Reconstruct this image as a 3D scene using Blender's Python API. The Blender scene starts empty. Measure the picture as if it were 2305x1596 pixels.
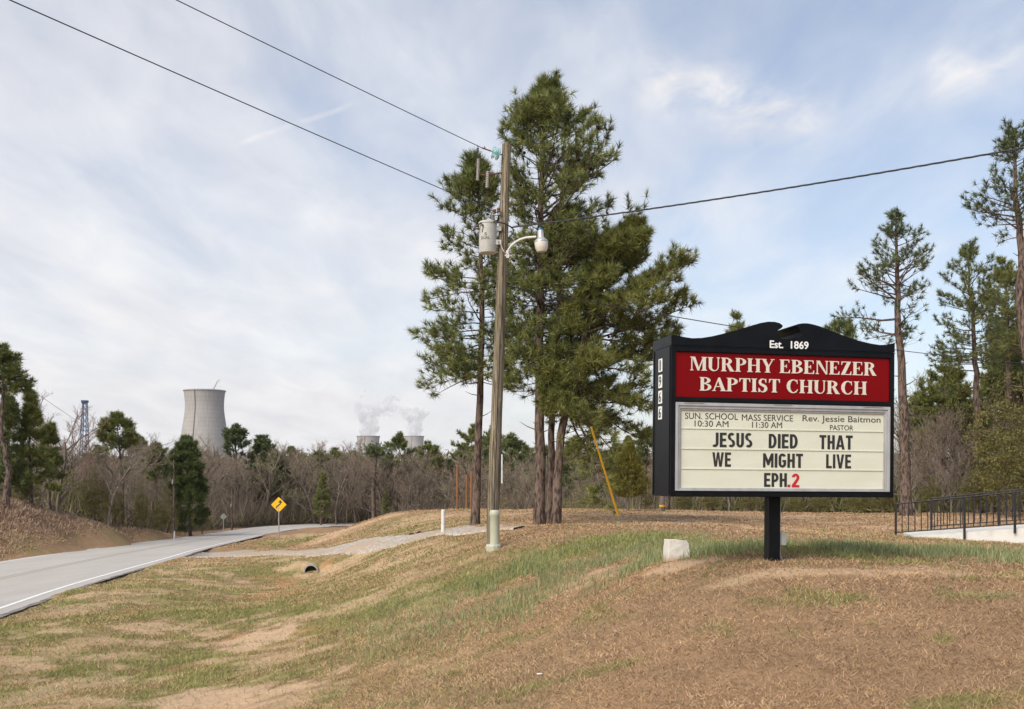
import bpy, math, random
import numpy as np
from mathutils import Vector, Matrix

# ------------------------------------------------------------------ camera, light, exposure
scene = bpy.context.scene
COL = scene.collection
F = 2241.0            # focal length in reference pixels (reference picture 2305 wide, eye level at row 1072)
CX, HY = 1152.5, 1072.0
cam_data = bpy.data.cameras.new("camera")
cam_data.sensor_fit = 'HORIZONTAL'
cam_data.sensor_width = 36.0
cam_data.lens = 36.0 * F / 2305.0
cam_data.shift_y = (HY - 798.0) / 2305.0
cam_data.clip_start = 0.1
cam_data.clip_end = 20000
cam = bpy.data.objects.new("camera", cam_data)
cam.location = (0, 0, 0)
cam.rotation_euler = (math.radians(90), 0, 0)
COL.objects.link(cam)
scene.camera = cam

SUN_EL, SUN_AZ = math.radians(40), math.radians(218)     # azimuth clockwise from +Y: behind the camera, to the left
sun = bpy.data.lights.new("sun", 'SUN')
sun.energy = 2.9
sun.angle = math.radians(38)
sun.color = (1.0, 0.94, 0.85)
sun_o = bpy.data.objects.new("sun", sun)
COL.objects.link(sun_o)
sdir = Vector((math.sin(SUN_AZ) * math.cos(SUN_EL), math.cos(SUN_AZ) * math.cos(SUN_EL), math.sin(SUN_EL)))
sun_o.rotation_euler = sdir.to_track_quat('Z', 'Y').to_euler()
sun_o.location = sdir * 60

world = bpy.data.worlds.new("World")
scene.world = world
world.use_nodes = True
scene.view_settings.view_transform = 'Standard'
scene.view_settings.look = 'None'
scene.view_settings.exposure = 0.5
scene.view_settings.gamma = 1.0
scene.cycles.volume_bounces = 2


class NT:
    """small helper to wire nodes"""
    def __init__(s, tree):
        s.t = tree
        s.n = tree.nodes
        s.l = tree.links

    def node(s, typ, **kw):
        n = s.n.new(typ)
        for k, v in kw.items():
            setattr(n, k, v)
        return n

    def put(s, sock, v):
        if isinstance(v, bpy.types.NodeSocket):
            s.l.new(v, sock)
        else:
            sock.default_value = v

    def math(s, op, a, b=0.0, clamp=False):
        n = s.node('ShaderNodeMath', operation=op, use_clamp=clamp)
        s.put(n.inputs[0], a)
        s.put(n.inputs[1], b)
        return n.outputs[0]

    def noise(s, vec, scale, detail=4.0, rough=0.55, dist=0.0):
        n = s.node('ShaderNodeTexNoise')
        if vec is not None:
            s.l.new(vec, n.inputs['Vector'])
        n.inputs['Scale'].default_value = scale
        n.inputs['Detail'].default_value = detail
        n.inputs['Roughness'].default_value = rough
        n.inputs['Distortion'].default_value = dist
        return n.outputs['Fac']

    def ramp(s, fac, stops, interp='LINEAR'):
        n = s.node('ShaderNodeValToRGB')
        n.color_ramp.interpolation = interp
        els = n.color_ramp.elements
        while len(els) < len(stops):
            els.new(0.5)
        for e, (p, c) in zip(els, stops):
            e.position = p
            e.color = (c, c, c, 1) if isinstance(c, (int, float)) else (*c[:3], 1)
        s.put(n.inputs[0], fac)
        return n.outputs[0]

    def mix(s, fac, a, b, blend='MIX'):
        n = s.node('ShaderNodeMix', data_type='RGBA', blend_type=blend)
        s.put(n.inputs[0], fac)
        for sock, v in ((n.inputs[6], a), (n.inputs[7], b)):
            if isinstance(v, (tuple, list)):
                v = (*v[:3], 1)
            s.put(sock, v)
        return n.outputs[2]

    def mapping(s, vec, scale=(1, 1, 1), rot=(0, 0, 0), loc=(0, 0, 0)):
        n = s.node('ShaderNodeMapping')
        s.l.new(vec, n.inputs['Vector'])
        n.inputs['Scale'].default_value = scale
        n.inputs['Rotation'].default_value = rot
        n.inputs['Location'].default_value = loc
        return n.outputs[0]


def build_world():
    t = NT(world.node_tree)
    t.n.clear()
    out = t.node('ShaderNodeOutputWorld')
    tc = t.node('ShaderNodeTexCoord')
    sky = t.node('ShaderNodeTexSky')
    sky.sky_type = 'NISHITA'
    sky.sun_disc = False
    sky.sun_elevation = SUN_EL
    sky.sun_rotation = SUN_AZ
    sky.air_density = 1.0
    sky.dust_density = 1.2
    sky.ozone_density = 1.5
    bg = t.node('ShaderNodeBackground')
    bg.inputs[1].default_value = 0.12
    t.l.new(sky.outputs[0], bg.inputs[0])
    # cloud sheet: directions carried onto a flat layer high above the ground
    sep = t.node('ShaderNodeSeparateXYZ')
    t.l.new(tc.outputs['Generated'], sep.inputs[0])
    dz = t.math('ADD', t.math('MAXIMUM', sep.outputs[2], 0.0), 0.14)
    px = t.math('DIVIDE', sep.outputs[0], dz)
    py = t.math('DIVIDE', sep.outputs[1], dz)
    cb = t.node('ShaderNodeCombineXYZ')
    t.l.new(px, cb.inputs[0])
    t.l.new(py, cb.inputs[1])
    v = cb.outputs[0]
    warp = t.mapping(v, (0.9, 0.55, 1), (0, 0, math.radians(-24)), (3.1, 7.7, 0))
    n1 = t.noise(warp, 1.4, 6.0, 0.52, 0.3)
    v2 = t.mapping(v, (1.9, 0.8, 1), (0, 0, math.radians(-38)), (1.3, 0.4, 2))
    n2 = t.noise(v2, 2.6, 7.0, 0.55, 0.35)
    n3 = t.noise(t.mapping(v, (1, 1, 1), (0, 0, 0), (9, 2, 0)), 0.55, 2.0, 0.5)
    cov = t.math('ADD', t.math('MULTIPLY', n1, 0.6), t.math('MULTIPLY', n2, 0.3))
    cov = t.math('ADD', cov, t.math('MULTIPLY', n3, 0.35))
    # the sheet is thicker towards the west (left) and near the horizon
    cov = t.math('ADD', cov, t.math('MULTIPLY', px, -0.13))
    cov = t.math('ADD', cov, t.math('MULTIPLY', py, 0.042))
    f = t.ramp(cov, [(0.46, 0.16), (0.62, 0.38), (0.78, 0.72), (1.0, 0.97)])
    shade = t.ramp(n2, [(0.3, (0.715, 0.71, 0.745)), (0.7, (0.87, 0.86, 0.865))])
    bg2 = t.node('ShaderNodeBackground')
    bg2.inputs[1].default_value = 0.79
    t.l.new(shade, bg2.inputs[0])
    # two old vapour trails: thin bands along great circles of the sky
    n4 = t.noise(t.mapping(v, (1.3, 1.0, 1), (0, 0, 0.7), (4, 4, 1)), 7.0, 6.0, 0.6, 0.4)

    def trail(a, b, width, gain):
        a = Vector(((a[0] - CX) / F, 1, (HY - a[1]) / F)).normalized()
        b = Vector(((b[0] - CX) / F, 1, (HY - b[1]) / F)).normalized()
        n = a.cross(b).normalized()
        mid = (a + b).normalized()
        dn = t.node('ShaderNodeVectorMath', operation='DOT_PRODUCT')
        t.l.new(tc.outputs['Generated'], dn.inputs[0])
        dn.inputs[1].default_value = n
        dm = t.node('ShaderNodeVectorMath', operation='DOT_PRODUCT')
        t.l.new(tc.outputs['Generated'], dm.inputs[0])
        dm.inputs[1].default_value = mid
        off = t.math('ADD', dn.outputs['Value'], t.math('MULTIPLY', t.math('SUBTRACT', n2, 0.5), width * 1.6))
        band = t.ramp(t.math('DIVIDE', t.math('ABSOLUTE', off), width), [(0.0, 1.0), (1.0, 0.0)], 'EASE')
        half = 1 - a.dot(mid)
        ends = t.ramp(t.math('DIVIDE', t.math('SUBTRACT', 1.0, dm.outputs['Value']), half * 1.4), [(0.3, 1.0), (1.0, 0.0)], 'EASE')
        band = t.math('MULTIPLY', band, t.ramp(n4, [(0.36, 0.0), (0.66, 1.0)]))
        return t.math('MULTIPLY', t.math('MULTIPLY', band, ends), gain)
    for tr in (trail((530, 328), (797, 232), 0.0040, 0.28), trail((480, 862), (745, 890), 0.006, 0.45), trail((1440, 190), (1860, 265), 0.045, 0.65), trail((2080, 200), (2330, 120), 0.03, 0.5)):
        f = t.math('ADD', f, tr, clamp=True)
    ms = t.node('ShaderNodeMixShader')
    t.l.new(f, ms.inputs[0])
    t.l.new(bg.outputs[0], ms.inputs[1])
    t.l.new(bg2.outputs[0], ms.inputs[2])
    t.l.new(ms.outputs[0], out.inputs[0])


build_world()

# ------------------------------------------------------------------ helpers
rng = np.random.default_rng(7)
random.seed(7)


def W(px, py, Y):
    """a reference-picture pixel at distance Y, as a point of the place"""
    return np.array([(px - CX) / F * Y, Y, (HY - py) / F * Y])


class MB:
    """collects pieces of one mesh"""
    def __init__(s):
        s.v, s.f, s.m = [], [], []
        s.nv = 0

    def add(s, v, f, m=0):
        v = np.asarray(v, float).reshape(-1, 3)
        s.v.append(v)
        for q in f:
            s.f.append(tuple(int(i) + s.nv for i in q))
            s.m.append(m)
        s.nv += len(v)
        return s

    def box(s, lo, hi, m=0):
        x0, y0, z0 = lo
        x1, y1, z1 = hi
        v = [(x0, y0, z0), (x1, y0, z0), (x1, y1, z0), (x0, y1, z0), (x0, y0, z1), (x1, y0, z1), (x1, y1, z1), (x0, y1, z1)]
        return s.add(v, [(0, 3, 2, 1), (4, 5, 6, 7), (0, 1, 5, 4), (1, 2, 6, 5), (2, 3, 7, 6), (3, 0, 4, 7)], m)

    def tube(s, pts, rad, n=8, m=0, cap=True):
        pts = np.asarray(pts, float)
        k = len(pts)
        rad = np.broadcast_to(np.asarray(rad, float), (k,))
        tan = np.gradient(pts, axis=0)
        tan /= np.linalg.norm(tan, axis=1, keepdims=True) + 1e-12
        ref = np.array([0, 0, 1.0]) if abs(tan[0][2]) < 0.9 else np.array([1.0, 0, 0])
        a = np.cross(tan, ref)
        a /= np.linalg.norm(a, axis=1, keepdims=True) + 1e-12
        b = np.cross(tan, a)
        ang = np.arange(n) * 2 * math.pi / n
        ring = (np.cos(ang)[None, :, None] * a[:, None, :] + np.sin(ang)[None, :, None] * b[:, None, :]) * rad[:, None, None] + pts[:, None, :]
        f = []
        for i in range(k - 1):
            for j in range(n):
                j2 = (j + 1) % n
                f.append((i * n + j, i * n + j2, (i + 1) * n + j2, (i + 1) * n + j))
        if cap:
            f.append(tuple(range(n - 1, -1, -1)))
            f.append(tuple((k - 1) * n + j for j in range(n)))
        return s.add(ring.reshape(-1, 3), f, m)

    def lathe(s, prof, c=(0, 0, 0), n=32, m=0, caps=True):
        """prof: list of (radius, z)"""
        k = len(prof)
        v = []
        for r, z in prof:
            for j in range(n):
                a = 2 * math.pi * j / n
                v.append((c[0] + r * math.cos(a), c[1] + r * math.sin(a), c[2] + z))
        f = []
        for i in range(k - 1):
            for j in range(n):
                j2 = (j + 1) % n
                f.append((i * n + j, i * n + j2, (i + 1) * n + j2, (i + 1) * n + j))
        if caps:
            f.append(tuple(range(n - 1, -1, -1)))
            f.append(tuple((k - 1) * n + j for j in range(n)))
        return s.add(v, f, m)

    def prism(s, poly, y0, y1, m=0):
        """outline in the x-z plane (counter-clockwise seen from -y), thickness along y"""
        n = len(poly)
        v = [(x, y0, z) for x, z in poly] + [(x, y1, z) for x, z in poly]
        f = [tuple(range(n)), tuple(range(2 * n - 1, n - 1, -1))]
        for i in range(n):
            j = (i + 1) % n
            f.append((i, i + n, j + n, j))
        return s.add(v, f, m)


ORG = {}


def empty(name, loc, rotz=0.0):
    o = bpy.data.objects.new(name, None)
    o.empty_display_size = 0.2
    COL.objects.link(o)
    o.location = [float(c) for c in loc]
    o.rotation_euler = (0, 0, rotz)
    ORG[o] = np.array(loc, float)
    return o


def tag(o, label=None, cat=None, group=None, kind=None):
    if label:
        o['label'] = label
    if cat:
        o['category'] = cat
    if group:
        o['group'] = group
    if kind:
        o['kind'] = kind
    return o


def thing(name, label, cat, loc=(0, 0, 0), group=None):
    return tag(empty(name, loc), label, cat, group)


def mesh_of(name, mb, mats, smooth=False, shift=None):
    me = bpy.data.meshes.new(name)
    v = np.concatenate(mb.v) if mb.v else np.zeros((0, 3))
    if shift is not None:
        v = v - shift
    me.from_pydata(v.tolist(), [], mb.f)
    if not isinstance(mats, (list, tuple)):
        mats = [mats]
    for m in mats:
        me.materials.append(m)
    me.polygons.foreach_set('material_index', mb.m)
    if smooth:
        me.polygons.foreach_set('use_smooth', [True] * len(me.polygons))
        try:
            me.set_sharp_from_angle(angle=math.radians(40))
        except Exception:
            pass
    me.update()
    return me


def obj(name, mb, mats, parent=None, smooth=False, world_coords=True, bevel=0.0):
    """links the collected pieces as ONE object; world coordinates are made relative to the thing that owns it"""
    shift = None
    if parent is not None and world_coords:
        shift = ORG[parent]
    me = mesh_of(name, mb, mats, smooth, shift)
    o = bpy.data.objects.new(name, me)
    COL.objects.link(o)
    if parent is not None:
        o.parent = parent
        ORG[o] = ORG[parent]
    else:
        ORG[o] = np.zeros(3)
    if bevel:
        b = o.modifiers.new('bevel', 'BEVEL')
        b.width = bevel
        b.segments = 2
        b.limit_method = 'ANGLE'
    return o


def tri_mesh(name, v, tris, mat, parent=None, tint=None, smooth=False, quads=False):
    """fast mesh from arrays; tint = one colour per vertex"""
    v = np.ascontiguousarray(v, dtype=np.float32)
    tris = np.ascontiguousarray(tris, dtype=np.int32)
    if parent is not None:
        v = v - ORG[parent].astype(np.float32)
    k = 4 if quads else 3
    me = bpy.data.meshes.new(name)
    me.vertices.add(len(v))
    me.vertices.foreach_set('co', v.ravel())
    me.loops.add(tris.size)
    me.loops.foreach_set('vertex_index', tris.ravel())
    n = len(tris)
    me.polygons.add(n)
    me.polygons.foreach_set('loop_start', np.arange(n, dtype=np.int32) * k)
    me.polygons.foreach_set('loop_total', np.full(n, k, dtype=np.int32))
    if smooth:
        me.polygons.foreach_set('use_smooth', np.ones(n, dtype=bool))
    me.update(calc_edges=True)
    if tint is not None:
        a = me.color_attributes.new('tint', 'FLOAT_COLOR', 'POINT')
        c = np.ones((len(v), 4), dtype=np.float32)
        c[:, :3] = tint
        a.data.foreach_set('color', c.ravel())
    me.materials.append(mat)
    o = bpy.data.objects.new(name, me)
    COL.objects.link(o)
    if parent is not None:
        o.parent = parent
        ORG[o] = ORG[parent]
    else:
        ORG[o] = np.zeros(3)
    return o


def dup(o, parent=None):
    c = o.copy()
    COL.objects.link(c)
    if parent is not None:
        c.parent = parent
    for ch in list(o.children):
        dup(ch, c)
    return c


# ------------------------------------------------------------------ materials
def mat_new(name):
    m = bpy.data.materials.new(name)
    m.use_nodes = True
    t = NT(m.node_tree)
    b = t.n['Principled BSDF']
    return m, t, b


def mat_plain(name, c1, c2=None, scale=6.0, rough=0.6, metal=0.0, bump=0.0, stretch=(1, 1, 1), spec=0.4, detail=6.0, lo=0.35, hi=0.65, bscale=None):
    m, t, b = mat_new(name)
    tc = t.node('ShaderNodeTexCoord')
    v = t.mapping(tc.outputs['Object'], stretch)
    c2 = c2 or tuple(x * 0.8 for x in c1)
    n = t.noise(v, scale, detail, 0.6)
    t.l.new(t.ramp(n, [(lo, c1), (hi, c2)]), b.inputs['Base Color'])
    b.inputs['Roughness'].default_value = rough
    b.inputs['Metallic'].default_value = metal
    b.inputs['Specular IOR Level'].default_value = spec
    if bump:
        bn = t.node('ShaderNodeBump')
        bn.inputs['Strength'].default_value = bump
        bn.inputs['Distance'].default_value = 0.02
        t.l.new(t.noise(v, bscale or scale * 2.0, 6.0, 0.65), bn.inputs['Height'])
        t.l.new(bn.outputs[0], b.inputs['Normal'])
    return m


def mat_tint(name, rough=0.75, spec=0.2, trans=0.0):
    """vegetation: colour carried by each blade, needle or leaf"""
    m, t, b = mat_new(name)
    a = t.node('ShaderNodeVertexColor', layer_name='tint')
    t.l.new(a.outputs[0], b.inputs['Base Color'])
    b.inputs['Roughness'].default_value = rough
    b.inputs['Specular IOR Level'].default_value = spec
    if trans:
        tr = t.node('ShaderNodeBsdfTranslucent')
        t.l.new(a.outputs[0], tr.inputs[0])
        ms = t.node('ShaderNodeMixShader')
        ms.inputs[0].default_value = trans
        t.l.new(b.outputs[0], ms.inputs[1])
        t.l.new(tr.outputs[0], ms.inputs[2])
        t.l.new(ms.outputs[0], t.n['Material Output'].inputs[0])
    return m


M = {}
M['leaf'] = mat_tint('foliage', 0.6, 0.3, 0.25)
M['needle'] = mat_tint('pine_needles', 0.5, 0.35, 0.2)
M['grassblade'] = mat_tint('grass_blades', 0.8, 0.15, 0.2)
M['twig'] = mat_tint('bare_twigs', 0.85, 0.1)
M['bark'] = mat_plain('pine_bark', (0.175, 0.125, 0.10), (0.045, 0.033, 0.027), 13, 0.9, bump=1.0, stretch=(1, 1, 0.28), spec=0.1, bscale=13, lo=0.42, hi=0.60)
M['graybark'] = mat_plain('grey_bark', (0.225, 0.185, 0.148), (0.105, 0.085, 0.068), 5, 0.9, bump=0.6, stretch=(1, 1, 0.2), spec=0.1)
M['pole'] = None
M['stake'] = mat_plain('rust_brown_stake', (0.26, 0.115, 0.045), (0.17, 0.075, 0.03), 8, 0.85, stretch=(1, 1, 0.1))
M['blackpaint'] = mat_plain('black_sign_paint', (0.0035, 0.004, 0.0055), (0.006, 0.007, 0.009), 4, 0.4, spec=0.16)
M['rail'] = mat_plain('black_rail_paint', (0.016, 0.016, 0.018), (0.026, 0.024, 0.024), 9, 0.5)
M['red'] = mat_plain('red_panel_plastic', (0.185, 0.0015, 0.003), (0.165, 0.001, 0.0025), 1.2, 0.35, spec=0.12)
M['letterwhite'] = mat_plain('cream_lettering', (0.66, 0.61, 0.52), (0.62, 0.57, 0.48), 3, 0.5)
M['estwhite'] = mat_plain('white_lettering', (0.82, 0.82, 0.80), (0.76, 0.76, 0.75), 3, 0.5)
M['letterblack'] = mat_plain('black_lettering', (0.020, 0.018, 0.018), (0.030, 0.028, 0.026), 6, 0.45)
M['lettergray'] = mat_plain('dark_brown_lettering', (0.055, 0.047, 0.04), (0.075, 0.062, 0.052), 6, 0.5)
M['letterred'] = mat_plain('red_lettering', (0.50, 0.022, 0.03), (0.42, 0.015, 0.022), 6, 0.45)
M['alu'] = mat_plain('aluminium_frame', (0.50, 0.50, 0.50), (0.40, 0.39, 0.385), 7, 0.42, metal=0.35, stretch=(1, 1, 0.5))
M['galv'] = mat_plain('galvanised_steel', (0.42, 0.42, 0.41), (0.30, 0.30, 0.29), 12, 0.5, metal=0.4)
M['graypaint'] = mat_plain('light_grey_paint', (0.50, 0.49, 0.455), (0.43, 0.42, 0.38), 7, 0.5, bump=0.05)
M['wire'] = mat_plain('dark_cable', (0.03, 0.032, 0.04), (0.05, 0.05, 0.055), 5, 0.6)
M['porcelain'] = mat_plain('grey_porcelain', (0.36, 0.335, 0.30), (0.28, 0.255, 0.225), 14, 0.35)
M['pedestal'] = mat_plain('pale_green_plastic', (0.47, 0.475, 0.365), (0.41, 0.415, 0.315), 3, 0.5)
M['whitepaint'] = mat_plain('white_post_paint', (0.70, 0.69, 0.65), (0.55, 0.53, 0.48), 9, 0.6)
M['yellow'] = mat_plain('yellow_plastic', (0.72, 0.38, 0.02), (0.64, 0.32, 0.016), 6, 0.5)
M['signyellow'] = mat_plain('yellow_sign_sheet', (0.86, 0.47, 0.004), (0.80, 0.43, 0.004), 3, 0.45)
M['blue'] = mat_plain('blue_plastic', (0.02, 0.16, 0.42), (0.02, 0.13, 0.36), 6, 0.4)
M['bluesteel'] = mat_plain('blue_lattice_paint', (0.07, 0.15, 0.30), (0.055, 0.12, 0.25), 0.3, 0.6)
M['rust'] = mat_plain('rusty_steel', (0.20, 0.10, 0.06), (0.12, 0.06, 0.04), 12, 0.8)
M['cone'] = mat_plain('pine_cone_scales', (0.055, 0.028, 0.020), (0.028, 0.014, 0.011), 40, 0.85)
M['culvert'] = mat_plain('culvert_concrete', (0.40, 0.37, 0.34), (0.28, 0.25, 0.22), 8, 0.9, bump=0.4)
M['dark'] = mat_plain('painted_bore_shade', (0.012, 0.011, 0.010), (0.02, 0.018, 0.016), 3, 0.95, spec=0.05)  # near-black colour standing in for the shade inside the culvert
M['lamplens'] = mat_plain('frosted_lamp_lens', (0.66, 0.61, 0.54), (0.60, 0.55, 0.48), 8, 0.35)
M['litter'] = mat_plain('white_litter', (0.75, 0.75, 0.74), (0.65, 0.65, 0.63), 20, 0.7)
M['navy'] = mat_plain('navy_sign_face', (0.02, 0.03, 0.09), (0.03, 0.04, 0.11), 4, 0.4)


def mat_board():
    """cream letter board, a little grime along the row tracks"""
    m, t, b = mat_new('cream_letter_board')
    tc = t.node('ShaderNodeTexCoord')
    n = t.noise(t.mapping(tc.outputs['Object'], (0.6, 1, 2.2)), 2.5, 5, 0.6)
    c = t.ramp(n, [(0.3, (0.60, 0.595, 0.475)), (0.7, (0.66, 0.655, 0.54))])
    n2 = t.noise(t.mapping(tc.outputs['Object'], (4, 1, 14)), 3, 5, 0.7)
    c = t.mix(t.ramp(n2, [(0.6, 0.0), (0.8, 0.35)]), c, (0.47, 0.43, 0.30))
    t.l.new(c, b.inputs['Base Color'])
    b.inputs['Roughness'].default_value = 0.35
    return m


M['board'] = mat_board()


def mat_pole():
    m, t, b = mat_new('weathered_pole_wood')
    tc = t.node('ShaderNodeTexCoord')
    v = tc.outputs['Object']
    fine = t.noise(t.mapping(v, (1, 1, 0.035)), 34, 5, 0.7, 0.4)
    broad = t.noise(t.mapping(v, (1, 1, 0.12)), 5, 5, 0.65)
    knots = t.noise(t.mapping(v, (1, 1, 0.5)), 9, 3, 0.6)
    c = t.ramp(fine, [(0.38, (0.050, 0.039, 0.028)), (0.50, (0.20, 0.160, 0.112)), (0.62, (0.37, 0.31, 0.225))])
    c = t.mix(t.ramp(broad, [(0.42, 0.0), (0.62, 0.65)]), c, (0.135, 0.112, 0.075))
    c = t.mix(t.ramp(knots, [(0.66, 0.0), (0.74, 0.7)]), c, (0.06, 0.045, 0.032))
    t.l.new(c, b.inputs['Base Color'])
    b.inputs['Roughness'].default_value = 0.9
    b.inputs['Specular IOR Level'].default_value = 0.1
    bn = t.node('ShaderNodeBump')
    bn.inputs['Strength'].default_value = 0.9
    bn.inputs['Distance'].default_value = 0.02
    t.l.new(fine, bn.inputs['Height'])
    t.l.new(bn.outputs[0], b.inputs['Normal'])
    return m


M['pole'] = mat_pole()


def mat_glass(name):
    m, t, b = mat_new(name)
    b.inputs['Base Color'].default_value = (0.55, 0.82, 0.80, 1)
    b.inputs['Roughness'].default_value = 0.05
    b.inputs['Transmission Weight'].default_value = 0.85
    b.inputs['IOR'].default_value = 1.2
    return m


M['insul'] = mat_glass('green_glass')


def mat_concrete_block():
    m, t, b = mat_new('painted_concrete_block')
    tc = t.node('ShaderNodeTexCoord')
    sep = t.node('ShaderNodeSeparateXYZ')
    t.l.new(tc.outputs['Object'], sep.inputs[0])
    n = t.noise(tc.outputs['Object'], 9, 6, 0.65)
    c = t.ramp(n, [(0.3, (0.56, 0.53, 0.47)), (0.65, (0.66, 0.635, 0.575))])
    splash = t.math('ADD', t.math('MULTIPLY', sep.outputs[2], -9.0), t.math('ADD', n, 0.25))
    c = t.mix(t.ramp(splash, [(0.15, 0.0), (0.75, 0.75)]), c, (0.40, 0.235, 0.13))     # soil splashed on the foot
    n2 = t.noise(tc.outputs['Object'], 30, 4, 0.7)
    c = t.mix(t.ramp(n2, [(0.60, 0.0), (0.72, 0.4)]), c, (0.25, 0.22, 0.18))
    t.l.new(c, b.inputs['Base Color'])
    b.inputs['Roughness'].default_value = 0.9
    bn = t.node('ShaderNodeBump')
    bn.inputs['Strength'].default_value = 0.5
    bn.inputs['Distance'].default_value = 0.01
    t.l.new(n2, bn.inputs['Height'])
    t.l.new(bn.outputs[0], b.inputs['Normal'])
    return m


M['block'] = mat_concrete_block()
M['ramp'] = mat_plain('white_painted_ramp', (0.66, 0.645, 0.60), (0.55, 0.53, 0.48), 3, 0.85, bump=0.2, lo=0.45, hi=0.75)


def mat_tower(name, c1, c2):
    """cast shell: lift joints, formwork ribs, rain stains running down"""
    m, t, b = mat_new(name)
    tc = t.node('ShaderNodeTexCoord')
    sep = t.node('ShaderNodeSeparateXYZ')
    t.l.new(tc.outputs['Object'], sep.inputs[0])
    ang = t.math('ARCTAN2', sep.outputs[1], sep.outputs[0])
    cb = t.node('ShaderNodeCombineXYZ')
    t.l.new(t.math('MULTIPLY', ang, 30.0), cb.inputs[0])
    t.l.new(t.math('MULTIPLY', sep.outputs[2], 0.035), cb.inputs[1])
    st = t.noise(cb.outputs[0], 1.0, 5, 0.65)
    big = t.noise(tc.outputs['Object'], 0.012, 4, 0.6)
    c = t.mix(t.ramp(st, [(0.42, 0.0), (0.62, 1.0)]), c1, c2)
    c = t.mix(t.math('MULTIPLY', big, 0.5), c, tuple(x * 0.78 for x in c2))
    ring = t.math('FRACT', t.math('MULTIPLY', sep.outputs[2], 0.11))
    rl = t.ramp(ring, [(0.0, 0.6), (0.16, 0.0), (0.9, 0.0), (1.0, 0.6)])
    c = t.mix(t.math('MULTIPLY', rl, 0.5), c, tuple(x * 0.62 for x in c2))
    rib = t.math('FRACT', t.math('MULTIPLY', ang, 15.0))
    rb = t.ramp(rib, [(0.0, 0.45), (0.15, 0.0), (0.85, 0.0), (1.0, 0.45)])
    c = t.mix(t.math('MULTIPLY', rb, 0.45), c, tuple(x * 0.65 for x in c2))
    t.l.new(c, b.inputs['Base Color'])
    b.inputs['Roughness'].default_value = 0.95
    b.inputs['Specular IOR Level'].default_value = 0.1
    return m


M['tower'] = mat_tower('tower_concrete', (0.42, 0.39, 0.365), (0.30, 0.275, 0.25))


def mat_ground():
    """tint carries the ground cover (straw, green, sand, clay); noise breaks it up"""
    m, t, b = mat_new('grassy_soil')
    tc = t.node('ShaderNodeTexCoord')
    a = t.node('ShaderNodeVertexColor', layer_name='tint')
    v = tc.outputs['Object']
    n1 = t.noise(v, 1.6, 8, 0.7)
    n2 = t.noise(v, 14.0, 8, 0.72)
    n3 = t.noise(t.mapping(v, (1, 1, 1), (0, 0, 0.5)), 60.0, 4, 0.7)
    k = t.math('ADD', t.math('MULTIPLY', n1, 0.55), t.math('ADD', t.math('MULTIPLY', n2, 0.75), t.math('MULTIPLY', n3, 0.5)))
    g = t.ramp(k, [(0.62, 0.45), (0.92, 1.0), (1.0, 1.18)])
    k2 = t.node('ShaderNodeMapRange')
    t.l.new(k, k2.inputs[0])
    k2.inputs[1].default_value = 0.6
    k2.inputs[2].default_value = 1.2
    k2.inputs[3].default_value = 0.55
    k2.inputs[4].default_value = 1.35
    mul = t.node('ShaderNodeVectorMath', operation='SCALE')
    t.l.new(a.outputs[0], mul.inputs[0])
    t.l.new(k2.outputs[0], mul.inputs[3])
    t.l.new(mul.outputs[0], b.inputs['Base Color'])
    b.inputs['Roughness'].default_value = 0.95
    b.inputs['Specular IOR Level'].default_value = 0.08
    bn = t.node('ShaderNodeBump')
    bn.inputs['Strength'].default_value = 0.7
    bn.inputs['Distance'].default_value = 0.05
    t.l.new(k, bn.inputs['Height'])
    t.l.new(bn.outputs[0], b.inputs['Normal'])
    return m


M['ground'] = mat_ground()


def mat_road():
    m, t, b = mat_new('worn_asphalt')
    tc = t.node('ShaderNodeTexCoord')
    v = tc.outputs['Object']
    n1 = t.noise(t.mapping(v, (1, 0.15, 1), (0, 0, 0.12)), 0.9, 6, 0.6)
    n2 = t.noise(v, 35, 5, 0.75)
    c = t.ramp(n1, [(0.3, (0.43, 0.395, 0.36)), (0.7, (0.52, 0.485, 0.445))])
    c = t.mix(t.ramp(n2, [(0.35, 0.55), (0.6, 0.0)]), c, (0.29, 0.265, 0.24))
    t.l.new(c, b.inputs['Base Color'])
    b.inputs['Specular IOR Level'].default_value = 0.15
    b.inputs['Roughness'].default_value = 0.9
    return m


M['road'] = mat_road()
M['roadwhite'] = mat_plain('worn_white_road_paint', (0.80, 0.79, 0.77), (0.60, 0.59, 0.57), 5, 0.8, lo=0.45, hi=0.75)
M['roadyellow'] = mat_plain('worn_yellow_road_paint', (0.47, 0.40, 0.27), (0.42, 0.39, 0.34), 2, 0.85)
M['roadedge'] = mat_plain('broken_dark_asphalt', (0.09, 0.08, 0.072), (0.30, 0.265, 0.23), 3, 0.9, bump=0.5)


def mat_gravel():
    m, t, b = mat_new('grey_gravel')
    tc = t.node('ShaderNodeTexCoord')
    v = tc.outputs['Object']
    vo = t.node('ShaderNodeTexVoronoi')
    t.l.new(v, vo.inputs['Vector'])
    vo.inputs['Scale'].default_value = 16.0
    n1 = t.noise(v, 0.7, 5, 0.65)
    g = t.node('ShaderNodeRGBToBW')
    t.l.new(vo.outputs['Color'], g.inputs[0])
    c = t.ramp(g.outputs[0], [(0.1, (0.24, 0.205, 0.175)), (0.9, (0.54, 0.485, 0.43))])
    c = t.mix(t.ramp(n1, [(0.38, 0.0), (0.60, 0.8)]), c, (0.40, 0.29, 0.19))
    t.l.new(c, b.inputs['Base Color'])
    b.inputs['Roughness'].default_value = 0.95
    bn = t.node('ShaderNodeBump')
    bn.inputs['Strength'].default_value = 0.8
    bn.inputs['Distance'].default_value = 0.03
    t.l.new(vo.outputs['Distance'], bn.inputs['Height'])
    t.l.new(bn.outputs[0], b.inputs['Normal'])
    return m


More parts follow.
